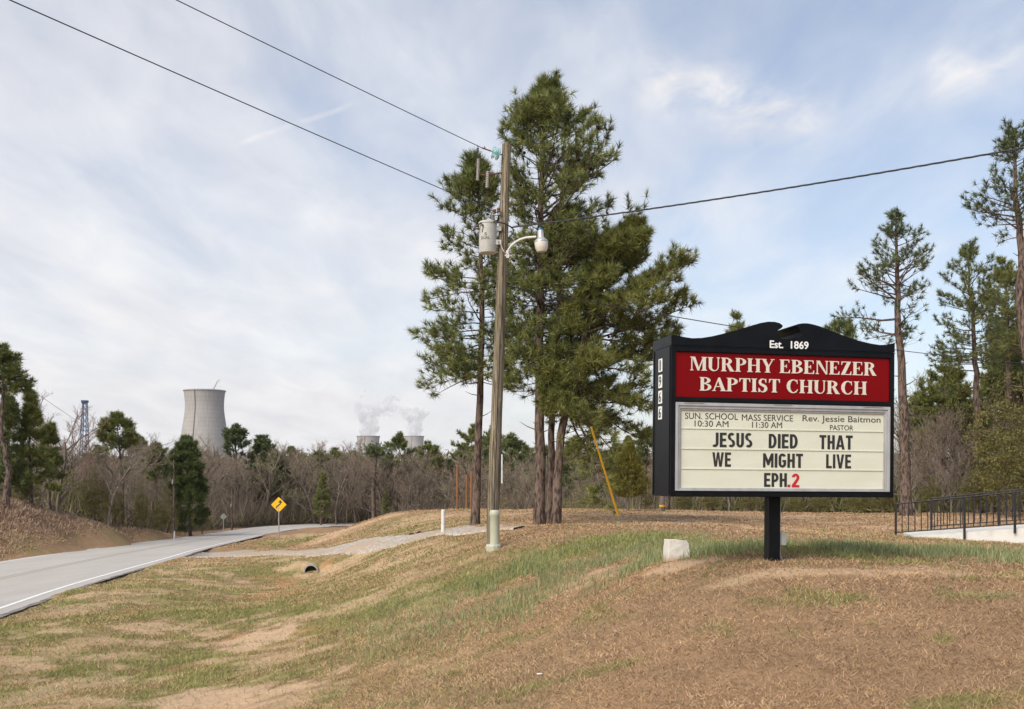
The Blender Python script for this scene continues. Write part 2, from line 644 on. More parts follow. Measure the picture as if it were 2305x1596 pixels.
M['gravel'] = mat_gravel()

# ------------------------------------------------------------------ terrain
# road edges (x, y) and the road's height along y
ROAD_R = np.array([(-3.4, -22), (-7.6, 0), (-9.7, 12), (-11.6, 22.6), (-13.2, 31.3), (-15.1, 45), (-16.3, 53), (-18.3, 72), (-19.3, 84), (-19.2, 93), (-17.6, 98.5), (-14, 102.5)])
ROAD_L = np.array([(-11.4, -22), (-14.6, 0), (-16.7, 12), (-18.6, 22.6), (-20.2, 31.3), (-22.0, 45), (-22.6, 55), (-23.2, 70), (-24.1, 86), (-24.6, 97), (-22.3, 106), (-15, 111)])


def dense(poly, step=1.0):
    """Catmull-Rom through the points"""
    P = np.vstack([2 * poly[0] - poly[1], poly, 2 * poly[-1] - poly[-2]])
    out = []
    for i in range(1, len(P) - 2):
        n = 10
        for k in range(n):
            s = k / n
            out.append(0.5 * ((2 * P[i]) + (-P[i - 1] + P[i + 1]) * s + (2 * P[i - 1] - 5 * P[i] + 4 * P[i + 1] - P[i + 2]) * s * s + (-P[i - 1] + 3 * P[i] - 3 * P[i + 1] + P[i + 2]) * s ** 3))
    out.append(P[-2])
    return np.array(out)


RR, RL = dense(ROAD_R), dense(ROAD_L)


def road_z(y):
    return -(2.6 + 0.024 * np.asarray(y, float))


CTRL = [  # column, row of the reference picture and the distance
    (2305, 1596, 6.3), (1700, 1596, 6.6), (1152, 1596, 7.6), (900, 1596, 9.0), (560, 1596, 11.5), (0, 1596, 12.0),
    (560, 1450, 18.5), (640, 1350, 27), (200, 1400, 20.1), (300, 1320, 28.5), (450, 1320, 28.9), (500, 1280, 36),
    (800, 1400, 17.8), (1000, 1400, 15), (1200, 1400, 12), (1300, 1320, 13.6), (1500, 1288, 11.8), (1732, 1265, 11), (1520, 1252, 13),
    (1900, 1270, 11.5), (2200, 1280, 11.5), (1732, 1350, 9.2), (1400, 1450, 9.0), (2200, 1450, 7.6), (1000, 1500, 11),
    (900, 1320, 21), (1110, 1233, 21), (1105, 1228, 22), (1300, 1240, 18), (1500, 1225, 18), (1800, 1220, 18), (2000, 1240, 15),
    (2017, 1211, 27), (2172, 1217, 26.4), (2305, 1224, 25.5), (1900, 1195, 28), (900, 1250, 29), (1000, 1230, 26.5), (1000, 1190, 31), (1070, 1180, 32), (1215, 1183, 31),
    (870, 1157, 46), (990, 1148, 48), (1200, 1150, 48), (1500, 1153, 48), (1900, 1160, 46), (2250, 1158, 46), (1500, 1180, 33), (1900, 1175, 36),
    (800, 1183, 50), (850, 1200, 42), (760, 1215, 44), (700, 1242, 39.5), (560, 1250, 42.5), (620, 1213, 71), (720, 1195, 80), (800, 1190, 75),
    (700, 1225, 55), (560, 1230, 55), (800, 1232, 36.2), (900, 1224, 33.5),
    (0, 1137, 50), (100, 1150, 53), (200, 1165, 58), (300, 1190, 64), (370, 1203, 70),
]
pts = [W(*c) for c in CTRL]
pts += [np.array(p, float) for p in [
    (0, 0, -1.65), (1.5, 3, -1.5), (4, 0, -1.5), (10, 0, -1.4), (10, 10, -1.15), (20, 15, -1.4), (20, 28, -1.75), (-2.5, 3, -2.2), (-4.5, 4, -2.55), (-5, -6, -2.5), (0, -15, -1.8), (15, -15, -1.6),
    (-6.7, 31, -3.55), (-7.2, 34.8, -3.66), (-7.5, 37.4, -3.07), (-8.6, 42.2, -3.15), (-11, 50, -3.9), (-13.2, 45.6, -3.66), (-11.5, 43.4, -3.40), (-10.0, 41.8, -3.22), (-2.2, 31.8, -1.88), (-1.5, 30.5, -1.72), (-3.3, 33.6, -2.15),
    (0, 62, -2.3), (0, 80, -4.6), (0, 95, -5.2), (20, 60, -2.3), (40, 60, -2.2), (25, 80, -3.4), (60, 100, -4.2), (20, 120, -5.6), (-10, 118, -5.4), (-30, 120, -5.4), (-60, 120, -5.2),
    (-32, 60, -1.5), (-45, 60, -1.2), (-34, 75, -3.4), (-33, 95, -4.9), (-50, 90, -3.4), (-30, 45, -1.3), (-28, 35, -1.2), (-30, 15, -1.2), (-25.5, 30, -1.7), (-24, 15, -1.6), (-30, -10, -1.2),
    (-90, 60, -1.5), (80, 60, -2.5), (80, 0, -1.5), (-90, 0, -1.0), (0, 190, -7), (-120, 190, -7), (120, 190, -7), (-60, 260, -8), (60, 260, -8), (0, -60, -2), (60, -60, -1.5), (-60, -60, -1.0)]]
for y in (0, 8, 15, 22, 30, 38, 45, 53, 62, 72, 84, 93):
    for E, off in ((RR, 0.35), (RL, -0.5)):
        x = np.interp(y, E[:, 1], E[:, 0])
        pts.append(np.array((x + off, y, road_z(y) - 0.03)))
    x0 = np.interp(y, RL[:, 1], RL[:, 0])
    x1 = np.interp(y, RR[:, 1], RR[:, 0])
    pts.append(np.array(((x0 + x1) / 2, y, road_z(y) - 0.06)))
pts += [np.array((-21, 103, road_z(103) - 0.03)), np.array((-15.5, 104, -5.05)), np.array((-14, 100, -4.95)), np.array((-13, 92, -4.75))]
P = np.array(pts)


def tps_fit(P, lam):
    xy, z = P[:, :2] / 20.0, P[:, 2]
    r2 = ((xy[:, None] - xy[None]) ** 2).sum(-1)
    K = np.where(r2 > 0, r2 * np.log(r2 + 1e-12), 0) * 0.5 + lam * np.eye(len(xy))
    A = np.hstack([np.ones((len(xy), 1)), xy])
    n = len(xy)
    L = np.zeros((n + 3, n + 3))
    L[:n, :n] = K
    L[:n, n:] = A
    L[n:, :n] = A.T
    return np.linalg.solve(L, np.concatenate([z, np.zeros(3)])), xy


TW, TXY = tps_fit(P, 0.004)


def vnoise(x, y, seed=0):
    """value noise for the small bumps of the soil"""
    xi, yi = np.floor(x), np.floor(y)
    fx, fy = x - xi, y - yi
    fx, fy = fx * fx * (3 - 2 * fx), fy * fy * (3 - 2 * fy)

    def h(i, j):
        s = np.sin(i * 127.1 + j * 311.7 + seed * 74.7) * 43758.5453
        return s - np.floor(s)
    return (h(xi, yi) * (1 - fx) + h(xi + 1, yi) * fx) * (1 - fy) + (h(xi, yi + 1) * (1 - fx) + h(xi + 1, yi + 1) * fx) * fy


def fbm(x, y, s, o=4, seed=0):
    a, t, n = 1.0, 0.0, 0.0
    for k in range(o):
        t = t + a * vnoise(x * s * 2 ** k + 17 * k, y * s * 2 ** k + 9 * k, seed + k)
        n += a
        a *= 0.55
    return t / n


def hz_smooth(x, y):
    x, y = np.atleast_1d(np.asarray(x, float)), np.atleast_1d(np.asarray(y, float))
    shp = x.shape
    x, y = x.ravel(), y.ravel()
    out = np.empty(len(x))
    for i in range(0, len(x), 20000):
        q = np.stack([x[i:i + 20000], y[i:i + 20000]], 1)
        q = np.clip(q, [-130, -70], [130, 270]) / 20.0
        r2 = ((q[:, None] - TXY[None]) ** 2).sum(-1)
        out[i:i + 20000] = (0.5 * r2 * np.log(r2 + 1e-12)) @ TW[:-3] + TW[-3] + q @ TW[-2:]
    d = np.sqrt(np.maximum(0, np.maximum(np.abs(x) - 120, 0) ** 2 + np.maximum(y - 240, 0) ** 2))
    k = np.clip(d / 150, 0, 1)
    return (out * (1 - k) + -8.0 * k).reshape(shp)


def road_mask(x, y, pad=0.0):
    """1 on the road"""
    xr = np.interp(y, RR[:, 1], RR[:, 0])
    xl = np.interp(y, RL[:, 1], RL[:, 0])
    return (x < xr + pad) & (x > xl - pad) & (y < 112)


CULV = W(700, 1287, 35.7)


def hz(x, y):
    x, y = np.atleast_1d(np.asarray(x, float)), np.atleast_1d(np.asarray(y, float))
    z = hz_smooth(x, y)
    amp = np.where(y < 60, 1.0, 2.5)
    xl = np.interp(y, RL[:, 1], RL[:, 0])
    bank = np.clip((xl - 1.2 - x) / 2.5, 0, 1) * (y > 20) * (y < 75)
    n = (fbm(x, y, 0.55, 3, 3) - 0.5) * 0.13 + (fbm(x, y, 2.6, 3, 5) - 0.5) * 0.05
    z = z + n * amp + bank * ((fbm(x, y, 0.5, 3, 8) - 0.5) * 0.6 - 0.62)
    # outlet channel and earth cover of the culvert under the driveway
    u = np.abs(x - (CULV[0] - 0.06 * (y - CULV[1])))
    chan = (y > CULV[1] - 2.2) & (y < CULV[1] + 0.12) & (u < 0.62)
    z = np.where(chan, np.minimum(z, CULV[2] - 0.05 + np.clip((u - 0.22) / 0.4, 0, 1) ** 2 * 0.40 + np.clip((CULV[1] - 1.2 - y) * .25, 0, 1)), z)
    cover = np.clip((y - CULV[1] - 0.14) / 0.12, 0, 1) * np.clip((1.1 - u) / 0.5, 0, 1) * (y < CULV[1] + 2.5)
    z = np.where(cover > 0, np.maximum(z, z * (1 - cover) + (CULV[2] + 0.34) * cover), z)
    on = road_mask(x, y, 0.06)
    rz = road_z(y) - 0.05
    return np.where(on, np.minimum(z, rz), z)


def ground_hit(px, py, y0=5.5, y1=130):
    """where the line of sight through a reference pixel meets the ground"""
    Y = np.linspace(y0, y1, 2600)
    dx, dz = (px - CX) / F, (HY - py) / F
    g = hz_smooth(dx * Y, Y) - dz * Y
    i = np.argmax(g > 0) if (g > 0).any() else len(Y) - 1
    return dx * Y[i], Y[i]


# ground cover patches: column, row, half width, half height in the reference picture, kind, strength
PATCH = [
    (575, 1440, 95, 32, 'sand', 1), (540, 1572, 200, 40, 'sand', 1.0), (480, 1430, 50, 12, 'sand', .8), (330, 1412, 80, 13, 'sand', .8), (165, 1370, 70, 20, 'sand', .7),
    (70, 1570, 60, 60, 'sand', .75), (120, 1470, 60, 40, 'sand', .6), (200, 1340, 60, 12, 'sand', .8), (390, 1290, 40, 8, 'sand', .5), (640, 1262, 50, 5, 'sand', .9),
    (1545, 1270, 95, 12, 'sand', .85), (1930, 1290, 260, 5, 'sand', .85), (2150, 1290, 180, 7, 'sand', .65), (1350, 1290, 90, 14, 'sand', .6), (1270, 1320, 80, 14, 'sand', .45), (900, 1262, 130, 9, 'sand', .8), (1000, 1245, 100, 8, 'sand', .6),
    (1700, 1163, 330, 5, 'sand', .8), (1300, 1160, 200, 4, 'sand', .5), (1600, 1180, 120, 5, 'sand', .8), (2100, 1166, 200, 5, 'sand', .6), (960, 1165, 90, 6, 'sand', .6), (700, 1205, 90, 4, 'sand', .7), (900, 1190, 70, 6, 'sand', .5), (650, 1215, 40, 3, 'sand', .9), (2250, 1345, 90, 8, 'sand', .5),
    (735, 1274, 26, 9, 'clay', .8), (590, 1340, 34, 12, 'clay', .9), (640, 1318, 30, 8, 'clay', .9), (690, 1325, 34, 9, 'clay', .8), (520, 1437, 50, 18, 'clay', .8), (680, 1425, 70, 12, 'clay', .6), (600, 1300, 40, 6, 'clay', .4), (1565, 1272, 60, 9, 'clay', .7), (600, 1460, 140, 30, 'clay', .45), (560, 1575, 170, 26, 'clay', .4), (440, 1500, 60, 12, 'clay', .5), (1420, 1298, 70, 6, 'clay', .4), (1300, 1197, 60, 4, 'clay', .6),
    (1010, 1193, 120, 8, 'mulch', .9), (1210, 1187, 130, 7, 'mulch', .55), (1420, 1176, 120, 4, 'sand', .7), (1732, 1275, 80, 6, 'mulch', .4),
    (1380, 1222, 190, 20, 'green', 1), (1200, 1262, 200, 26, 'green', .95), (1020, 1315, 210, 36, 'green', .95), (850, 1375, 170, 40, 'green', .8), (1800, 1245, 300, 20, 'green', .85), (2100, 1240, 160, 18, 'green', .55),
    (480, 1390, 150, 22, 'green', .85), (350, 1325, 150, 22, 'green', .6), (640, 1390, 80, 30, 'green', .8), (300, 1480, 150, 30, 'green', .4), (650, 1220, 110, 8, 'green', .9), (880, 1178, 90, 10, 'green', .6), (520, 1300, 120, 14, 'green', .55), (330, 1560, 120, 40, 'green', .35), (120, 1400, 90, 25, 'green', .5),
    (640, 1440, 40, 12, 'green', .7), (740, 1560, 40, 14, 'green', .7), (1150, 1370, 90, 14, 'green', .5), (2130, 1350, 60, 10, 'green', .5), (2240, 1352, 40, 5, 'green', .9), (2115, 1330, 30, 5, 'green', .8), (2120, 1445, 28, 8, 'green', .9), (1380, 1340, 60, 5, 'green', .4), (60, 1235, 120, 8, 'green', .5), (300, 1219, 120, 5, 'green', .45),
    (2100, 1216, 160, 6, 'green', .5), (1600, 1300, 40, 6, 'green', .4), (1130, 1560, 60, 8, 'green', .3), (800, 1215, 120, 6, 'green', .35),
]
BASE = {'straw': (0.34, 0.215, 0.122), 'green': (0.225, 0.205, 0.078), 'sand': (0.57, 0.395, 0.25), 'clay': (0.44, 0.235, 0.115), 'mulch': (0.20, 0.105, 0.06), 'forest': (0.13, 0.09, 0.065)}
ZN = []
for (px, py, rx, ry, kind, st) in PATCH:
    x, y = ground_hit(px, py)
    ya, yb = ground_hit(px, py + ry)[1], ground_hit(px, py - ry)[1]
    ry_m = min(max((yb - ya) / 2, rx / F * y * 0.25), 14)
    ZN.append((x, (ya + yb) / 2 if yb - ya < 25 else y, rx / F * y, ry_m, kind, st))


def zones(x, y):
    """how much of each cover grows or lies at a spot"""
    w = {k: np.zeros(len(x)) for k in ('green', 'sand', 'clay', 'mulch')}
    nb = fbm(x, y, 0.9, 5, 11)
    nf = fbm(x, y, 3.2, 4, 15)
    nv = fbm(x, y, 9.0, 3, 17)
    wob = (nb - 0.5) * 1.5 + (nf - 0.5) * 1.6 + (nv - 0.5) * 0.9
    for (cx, cy, rx, ry, kind, st) in ZN:
        near = (np.abs(x - cx) < rx * 2) & (np.abs(y - cy) < ry * 2)
        if not near.any():
            continue
        d = np.sqrt(((x[near] - cx) / rx) ** 2 + ((y[near] - cy) / ry) ** 2) + wob[near]
        s = np.clip((1.15 - d) / 0.55, 0, 1)
        w[kind][near] = np.maximum(w[kind][near], s * s * (3 - 2 * s) * st)
    # scattered tufts of green and bare flecks between the patches
    left = np.clip((1.0 - x) / 4, 0, 1) * np.clip((46 - y) / 8, 0, 1)
    w['green'] = np.maximum(w['green'], left * np.clip((fbm(x, y, 0.9, 6, 21) - 0.36) * 3.2, 0, 0.8))
    w['green'] = np.maximum(w['green'], left * np.clip(.15 + .6 * fbm(x, y, 2.4, 3, 23), 0, .5))
    w['green'] = np.maximum(w['green'], np.clip((fbm(x, y, 1.1, 4, 31) - 0.66) * 6, 0, 0.6))
    w['sand'] = np.maximum(w['sand'], left * np.clip((fbm(x, y, 1.3, 6, 41) - 0.55) * 6, 0, 0.75))
    plateau = np.clip((y - 24) / 4, 0, 1) * np.clip((55 - y) / 4, 0, 1) * (x > -14)
    w['sand'] = np.maximum(w['sand'], plateau * np.clip((fbm(x * 0.5, y * 1.6, 0.7, 5, 51) - 0.52) * 5, 0, 0.7))
    return w


def cover_colour(x, y):
    w = zones(x, y)
    lx = np.clip((0.5 - x) / 3, 0, 1) * np.clip((40 - y) / 10, 0, 1)
    c = np.array(BASE['straw'])[None] * (1 - 0.08 * lx[:, None]) + np.array([0, 0.008, -0.004])[None] * lx[:, None]
    gray = np.clip((fbm(x, y, 0.35, 3, 61) - 0.45) * 3, 0, 1)[:, None]
    c = c * (1 - 0.3 * gray) + np.array((0.27, 0.195, 0.125)) * 0.3 * gray
    forest = np.clip((y - 55 - np.where(x < 8, 38, 0) - np.where(x < -26, -50, 0)) / 4, 0, 1)
    for k in ('mulch', 'green', 'clay', 'sand'):
        c = c * (1 - w[k][:, None]) + np.array(BASE[k])[None] * w[k][:, None]
    c = c * (1 - forest[:, None]) + np.array(BASE['forest'])[None] * forest[:, None]
    return c, w


def grow(a, b, d0, ratio, dmax):
    out, d = [a], d0
    s = 1 if b > a else -1
    while (out[-1] - b) * s < 0:
        out.append(out[-1] + s * d)
        d = min(d * ratio, dmax)
    return out


def build_ground():
    xs = np.array(sorted(set(np.round(np.concatenate([np.arange(-16, 15, 0.13), grow(15, 6000, 0.18, 1.09, 900)[1:], grow(-16.13, -6000, 0.18, 1.09, 900)]), 3))))
    ys = np.array(sorted(set(np.round(np.concatenate([grow(5, -3000, 0.3, 1.15, 700), np.arange(5.1, 32, 0.13), grow(32, 130, 0.14, 1.006, 0.6), grow(131, 7000, 1, 1.1, 900)]), 3))))
    X, Y = np.meshgrid(xs, ys)
    Z = hz(X.ravel(), Y.ravel())
    v = np.stack([X.ravel(), Y.ravel(), Z], 1)
    nx, ny = len(xs), len(ys)
    i = (np.arange(ny - 1)[:, None] * nx + np.arange(nx - 1)[None]).ravel()
    q = np.stack([i, i + 1, i + nx + 1, i + nx], 1)
    c, _ = cover_colour(v[:, 0], v[:, 1])
    o = tri_mesh('ground', v, q, M['ground'], tint=c, smooth=True, quads=True)
    tag(o, kind='structure')


build_ground()


def strip(name, A, B, zf, mat, kind, n=8, label=None, cat=None, skirt=0.0):
    """a sheet between two polylines (same number of points)"""
    s = np.linspace(0, 1, n)
    g = A[:, None, :] * (1 - s[None, :, None]) + B[:, None, :] * s[None, :, None]
    x, y = g[..., 0].ravel(), g[..., 1].ravel()
    v = np.stack([x, y, zf(x, y)], 1)
    k = len(A)
    v[0::n, 2] -= skirt
    v[n - 1::n, 2] -= skirt
    i = (np.arange(k - 1)[:, None] * n + np.arange(n - 1)[None]).ravel()
    q = np.stack([i, i + 1, i + n + 1, i + n], 1)
    o = tri_mesh(name, v, q, mat, smooth=True, quads=True)
    tag(o, label, cat, kind=kind)
    return o


def inset(t):
    return RL * (1 - t) + RR * t


def rz_at(dz):
    return lambda x, y: road_z(y) + dz + 0.0 * x


strip('road', RL, RR + np.array([0.12, 0]) + np.stack([0.09 * (fbm(RR[:, 0] * 3, RR[:, 1] * 3, 1.0, 3, 2) - 0.5), 0 * RR[:, 0]], 1), rz_at(0), M['road'], 'structure', 10)
strip('road_edge_line', inset(0.925), inset(0.943), rz_at(0.006), M['roadwhite'], 'structure', 2)
strip('road_edge_line', inset(0.03), inset(0.045), rz_at(0.006), M['roadwhite'], 'structure', 2)
strip('road_centre_line', inset(0.470), inset(0.484), rz_at(0.006), M['roadyellow'], 'structure', 2)
strip('road_centre_line', inset(0.505), inset(0.519), rz_at(0.006), M['roadyellow'], 'structure', 2)
# ragged dark edge where the asphalt has broken away
er = RR.copy()
fine = np.array([(np.interp(y, RR[:, 1], RR[:, 0]), y) for y in np.arange(14, 62, 0.25)])
jit = (fbm(fine[:, 1] * 2, fine[:, 1] * 0 + 3, 1.0, 4, 9) - 0.45)
strip('road_shoulder', fine + np.stack([0.02 + 0.16 * jit, 0 * jit], 1), fine + np.stack([0.16 + 0.2 * np.abs(jit), 0 * jit], 1), rz_at(0.008), M['roadedge'], 'structure', 2)

# gravel driveway from the road up to the churchyard
DRIVE_C = dense(np.array([(-17.2, 50.0), (-14.6, 47.3), (-11.8, 43.8), (-8.2, 39.8), (-5.2, 36.2), (-2.9, 33.0), (-1.3, 30.2), (0.2, 28.6)]))
DRIVE_W = np.interp(np.linspace(0, 1, len(DRIVE_C)), [0, 0.16, 0.36, 0.8, 1], [5.0, 2.1, 0.9, 0.62, 0.25])
_k = np.linspace(0, len(DRIVE_C) - 1, 240)
DRIVE_W = np.interp(_k, range(len(DRIVE_C)), DRIVE_W)
DRIVE_C = np.stack([np.interp(_k, range(len(DRIVE_C)), DRIVE_C[:, i]) for i in (0, 1)], 1)
d = np.gradient(DRIVE_C, axis=0)
d /= np.linalg.norm(d, axis=1, keepdims=True)
nrm = np.stack([-d[:, 1], d[:, 0]], 1)
wob = (fbm(DRIVE_C[:, 0], DRIVE_C[:, 1], 1.3, 3, 4) - 0.5)[:, None] * 0.35
DA, DB = DRIVE_C + nrm * (DRIVE_W[:, None] + wob), DRIVE_C - nrm * (DRIVE_W[:, None] - wob)
drive_z = lambda x, y: np.maximum(hz(x, y) + 0.055, np.where(road_mask(x, y, 0.3), road_z(y) + 0.0 - 0.03, -99))
strip('gravel_driveway', DA, DB, drive_z, M['gravel'], 'structure', 22, skirt=0.09)
PA = dense(np.array([(2.7, 31.3), (4.0, 32.2), (5.2, 33.2), (6.4, 34.4)]))
PB = dense(np.array([(3.0, 30.6), (4.5, 31.0), (5.9, 31.9), (7.0, 33.6)]))
strip('gravel_path', PA, PB, lambda x, y: hz(x, y) + 0.035, M['gravel'], 'structure', 8, skirt=0.08)

# ------------------------------------------------------------------ lettering
def glyphs():
    """Roman capitals with serifs, drawn as overlapping pieces; unit = cap height"""
    T, t, s, o = 0.205, 0.062, 0.055, 0.075          # thick stroke, thin stroke, serif height, serif overhang
    G = {}

    def R(x0, z0, x1, z1):
        return [(x0, z0), (x1, z0), (x1, z1), (x0, z1)]

    def stem(x, w=T, z0=0.0, z1=1.0, a=o, foot=True, head=True):
        p = [R(x, z0, x + w, z1)]
        if foot:
            p.append([(x - a, z0), (x + w + a, z0), (x + w + a, z0 + s * .6), (x + w, z0 + s * 1.7), (x, z0 + s * 1.7), (x - a, z0 + s * .6)])
        if head:
            p.append([(x - a, z1 - s * .6), (x, z1 - s * 1.7), (x + w, z1 - s * 1.7), (x + w + a, z1 - s * .6), (x + w + a, z1), (x - a, z1)])
        return p

    def arc(cx, cz, rx, rz, ix, iz, a0, a1, n=14, dx=0.0):
        """crescent between an outer and an inner ellipse"""
        out = []
        for k in range(n):
            p, q = [math.radians(a0 + (a1 - a0) * u / n) for u in (k, k + 1)]
            quad = [(cx + rx * math.cos(p), cz + rz * math.sin(p)), (cx + rx * math.cos(q), cz + rz * math.sin(q)),
                    (cx + dx + ix * math.cos(q), cz + iz * math.sin(q)), (cx + dx + ix * math.cos(p), cz + iz * math.sin(p))]
            out.append(quad)
        return out

    G['M'] = ([[(0.12, 1), (0.33, 1), (0.635, 0.02), (0.53, 0.0), (0.50, 0.0)], [(0.50, 0.0), (0.575, 0.0), (0.93, 1), (0.86, 1)]]
              + stem(0.09, t, head=False) + stem(0.83, T) + [R(0.02, 1 - s, 0.3, 1)], 1.12)
    G['U'] = (stem(0.07, T, 0.30, 1.0, foot=False) + stem(0.66, t, 0.30, 1.0, foot=False) + arc(0.396, 0.32, 0.326, 0.335, 0.2, 0.265, 180, 360, dx=0.063), 0.83)
    bowl = lambda cz, rz, xr: arc(0.30, cz, xr, rz, xr - T, rz - t, -90, 90) + [R(0.2, cz + rz - t, 0.31, cz + rz), R(0.2, cz - rz, 0.31, cz - rz + t)]
    G['P'] = (stem(0.08) + bowl(0.735, 0.265, 0.42), 0.75)
    G['R'] = (stem(0.08) + bowl(0.745, 0.255, 0.41) + [[(0.36, 0.52), (0.60, 0.0), (0.88, 0.0), (0.88, 0.05), (0.83, 0.06), (0.55, 0.54)]], 0.90)
    G['B'] = (stem(0.08) + bowl(0.765, 0.235, 0.40) + bowl(0.275, 0.275, 0.46), 0.80)
    G['H'] = (stem(0.08) + stem(0.62) + [R(0.2, 0.475, 0.7, 0.475 + t)], 0.92)
    G['Y'] = ([R(0.31, 0.0, 0.31 + T, 0.45), R(0.23, 0, 0.59, s), [(0.03, 1), (0.25, 1), (0.5, 0.46), (0.45, 0.38), (0.31, 0.42)], [(0.72, 1), (0.79, 1), (0.515, 0.44), (0.45, 0.44)], R(-0.03, 1 - s, 0.33, 1), R(0.61, 1 - s, 0.87, 1)], 0.82)
    G['E'] = (stem(0.08) + [R(0.2, 1 - t, 0.62, 1), R(0.2, 0, 0.66, t), R(0.2, 0.475, 0.48, 0.475 + t), [(0.64, 0.76), (0.66, 0.76), (0.66, 1.0), (0.56, 1.0)], [(0.58, 0), (0.70, 0), (0.71, 0.26), (0.685, 0.26)], [(0.46, 0.38), (0.49, 0.38), (0.49, 0.64), (0.46, 0.64), (0.42, 0.51)]], 0.76)
    G['N'] = (stem(0.09, t, head=False) + stem(0.74, t, 0.0, 1.0, foot=False) + [[(0.04, 1), (0.29, 1), (0.80, 0.0), (0.77, -0.01), (0.70, -0.01)]], 0.90)
    G['Z'] = ([R(0.06, 1 - t, 0.68, 1), R(0.03, 0, 0.70, t), [(0.03, 0.03), (0.27, 0.03), (0.69, 0.97), (0.45, 0.97)], [(0.04, 0.74), (0.065, 0.74), (0.15, 1), (0.05, 1)], [(0.61, 0), (0.72, 0), (0.73, 0.27), (0.705, 0.27)]], 0.76)
    G['A'] = ([[(0.04, 0), (0.11, 0), (0.41, 0.93), (0.37, 1)], [(0.37, 1), (0.47, 1), (0.83, 0), (0.59, 0), (0.34, 0.79)], R(0.19, 0.30, 0.6, 0.30 + t), R(-0.03, 0, 0.21, s), R(0.50, 0, 0.90, s)], 0.86)
    G['T'] = (stem(0.285, head=False) + [R(0.05, 1 - t, 0.725, 1), [(0.03, 0.72), (0.055, 0.72), (0.16, 1), (0.04, 1)], [(0.72, 0.72), (0.745, 0.72), (0.735, 1), (0.615, 1)]], 0.775)
    G['I'] = (stem(0.08), 0.38)
    G['S'] = (arc(0.31, 0.735, 0.255, 0.28, 0.125, 0.215, 55, 232, dx=0.03) + arc(0.33, 0.275, 0.29, 0.29, 0.13, 0.225, -125, 62, dx=-0.03)
              + [[(0.115, 0.66), (0.17, 0.50), (0.46, 0.33), (0.60, 0.34), (0.52, 0.52), (0.22, 0.68)], [(0.045, 0.0), (0.07, 0.0), (0.13, 0.03), (0.19, 0.10), (0.07, 0.32), (0.045, 0.32)], [(0.545, 1.0), (0.52, 1.0), (0.46, 0.965), (0.45, 0.93), (0.525, 0.70), (0.55, 0.70)]], 0.66)
    G['C'] = (arc(0.46, 0.5, 0.42, 0.52, 0.225, 0.45, 52, 308, 22, dx=0.03) + [[(0.74, 1.0), (0.72, 1.0), (0.66, 0.94), (0.68, 0.86), (0.735, 0.68), (0.755, 0.68)], [(0.70, 0.09), (0.75, 0.20), (0.79, 0.25), (0.76, 0.28), (0.66, 0.14)]], 0.84)
    return G


SERIF = glyphs()


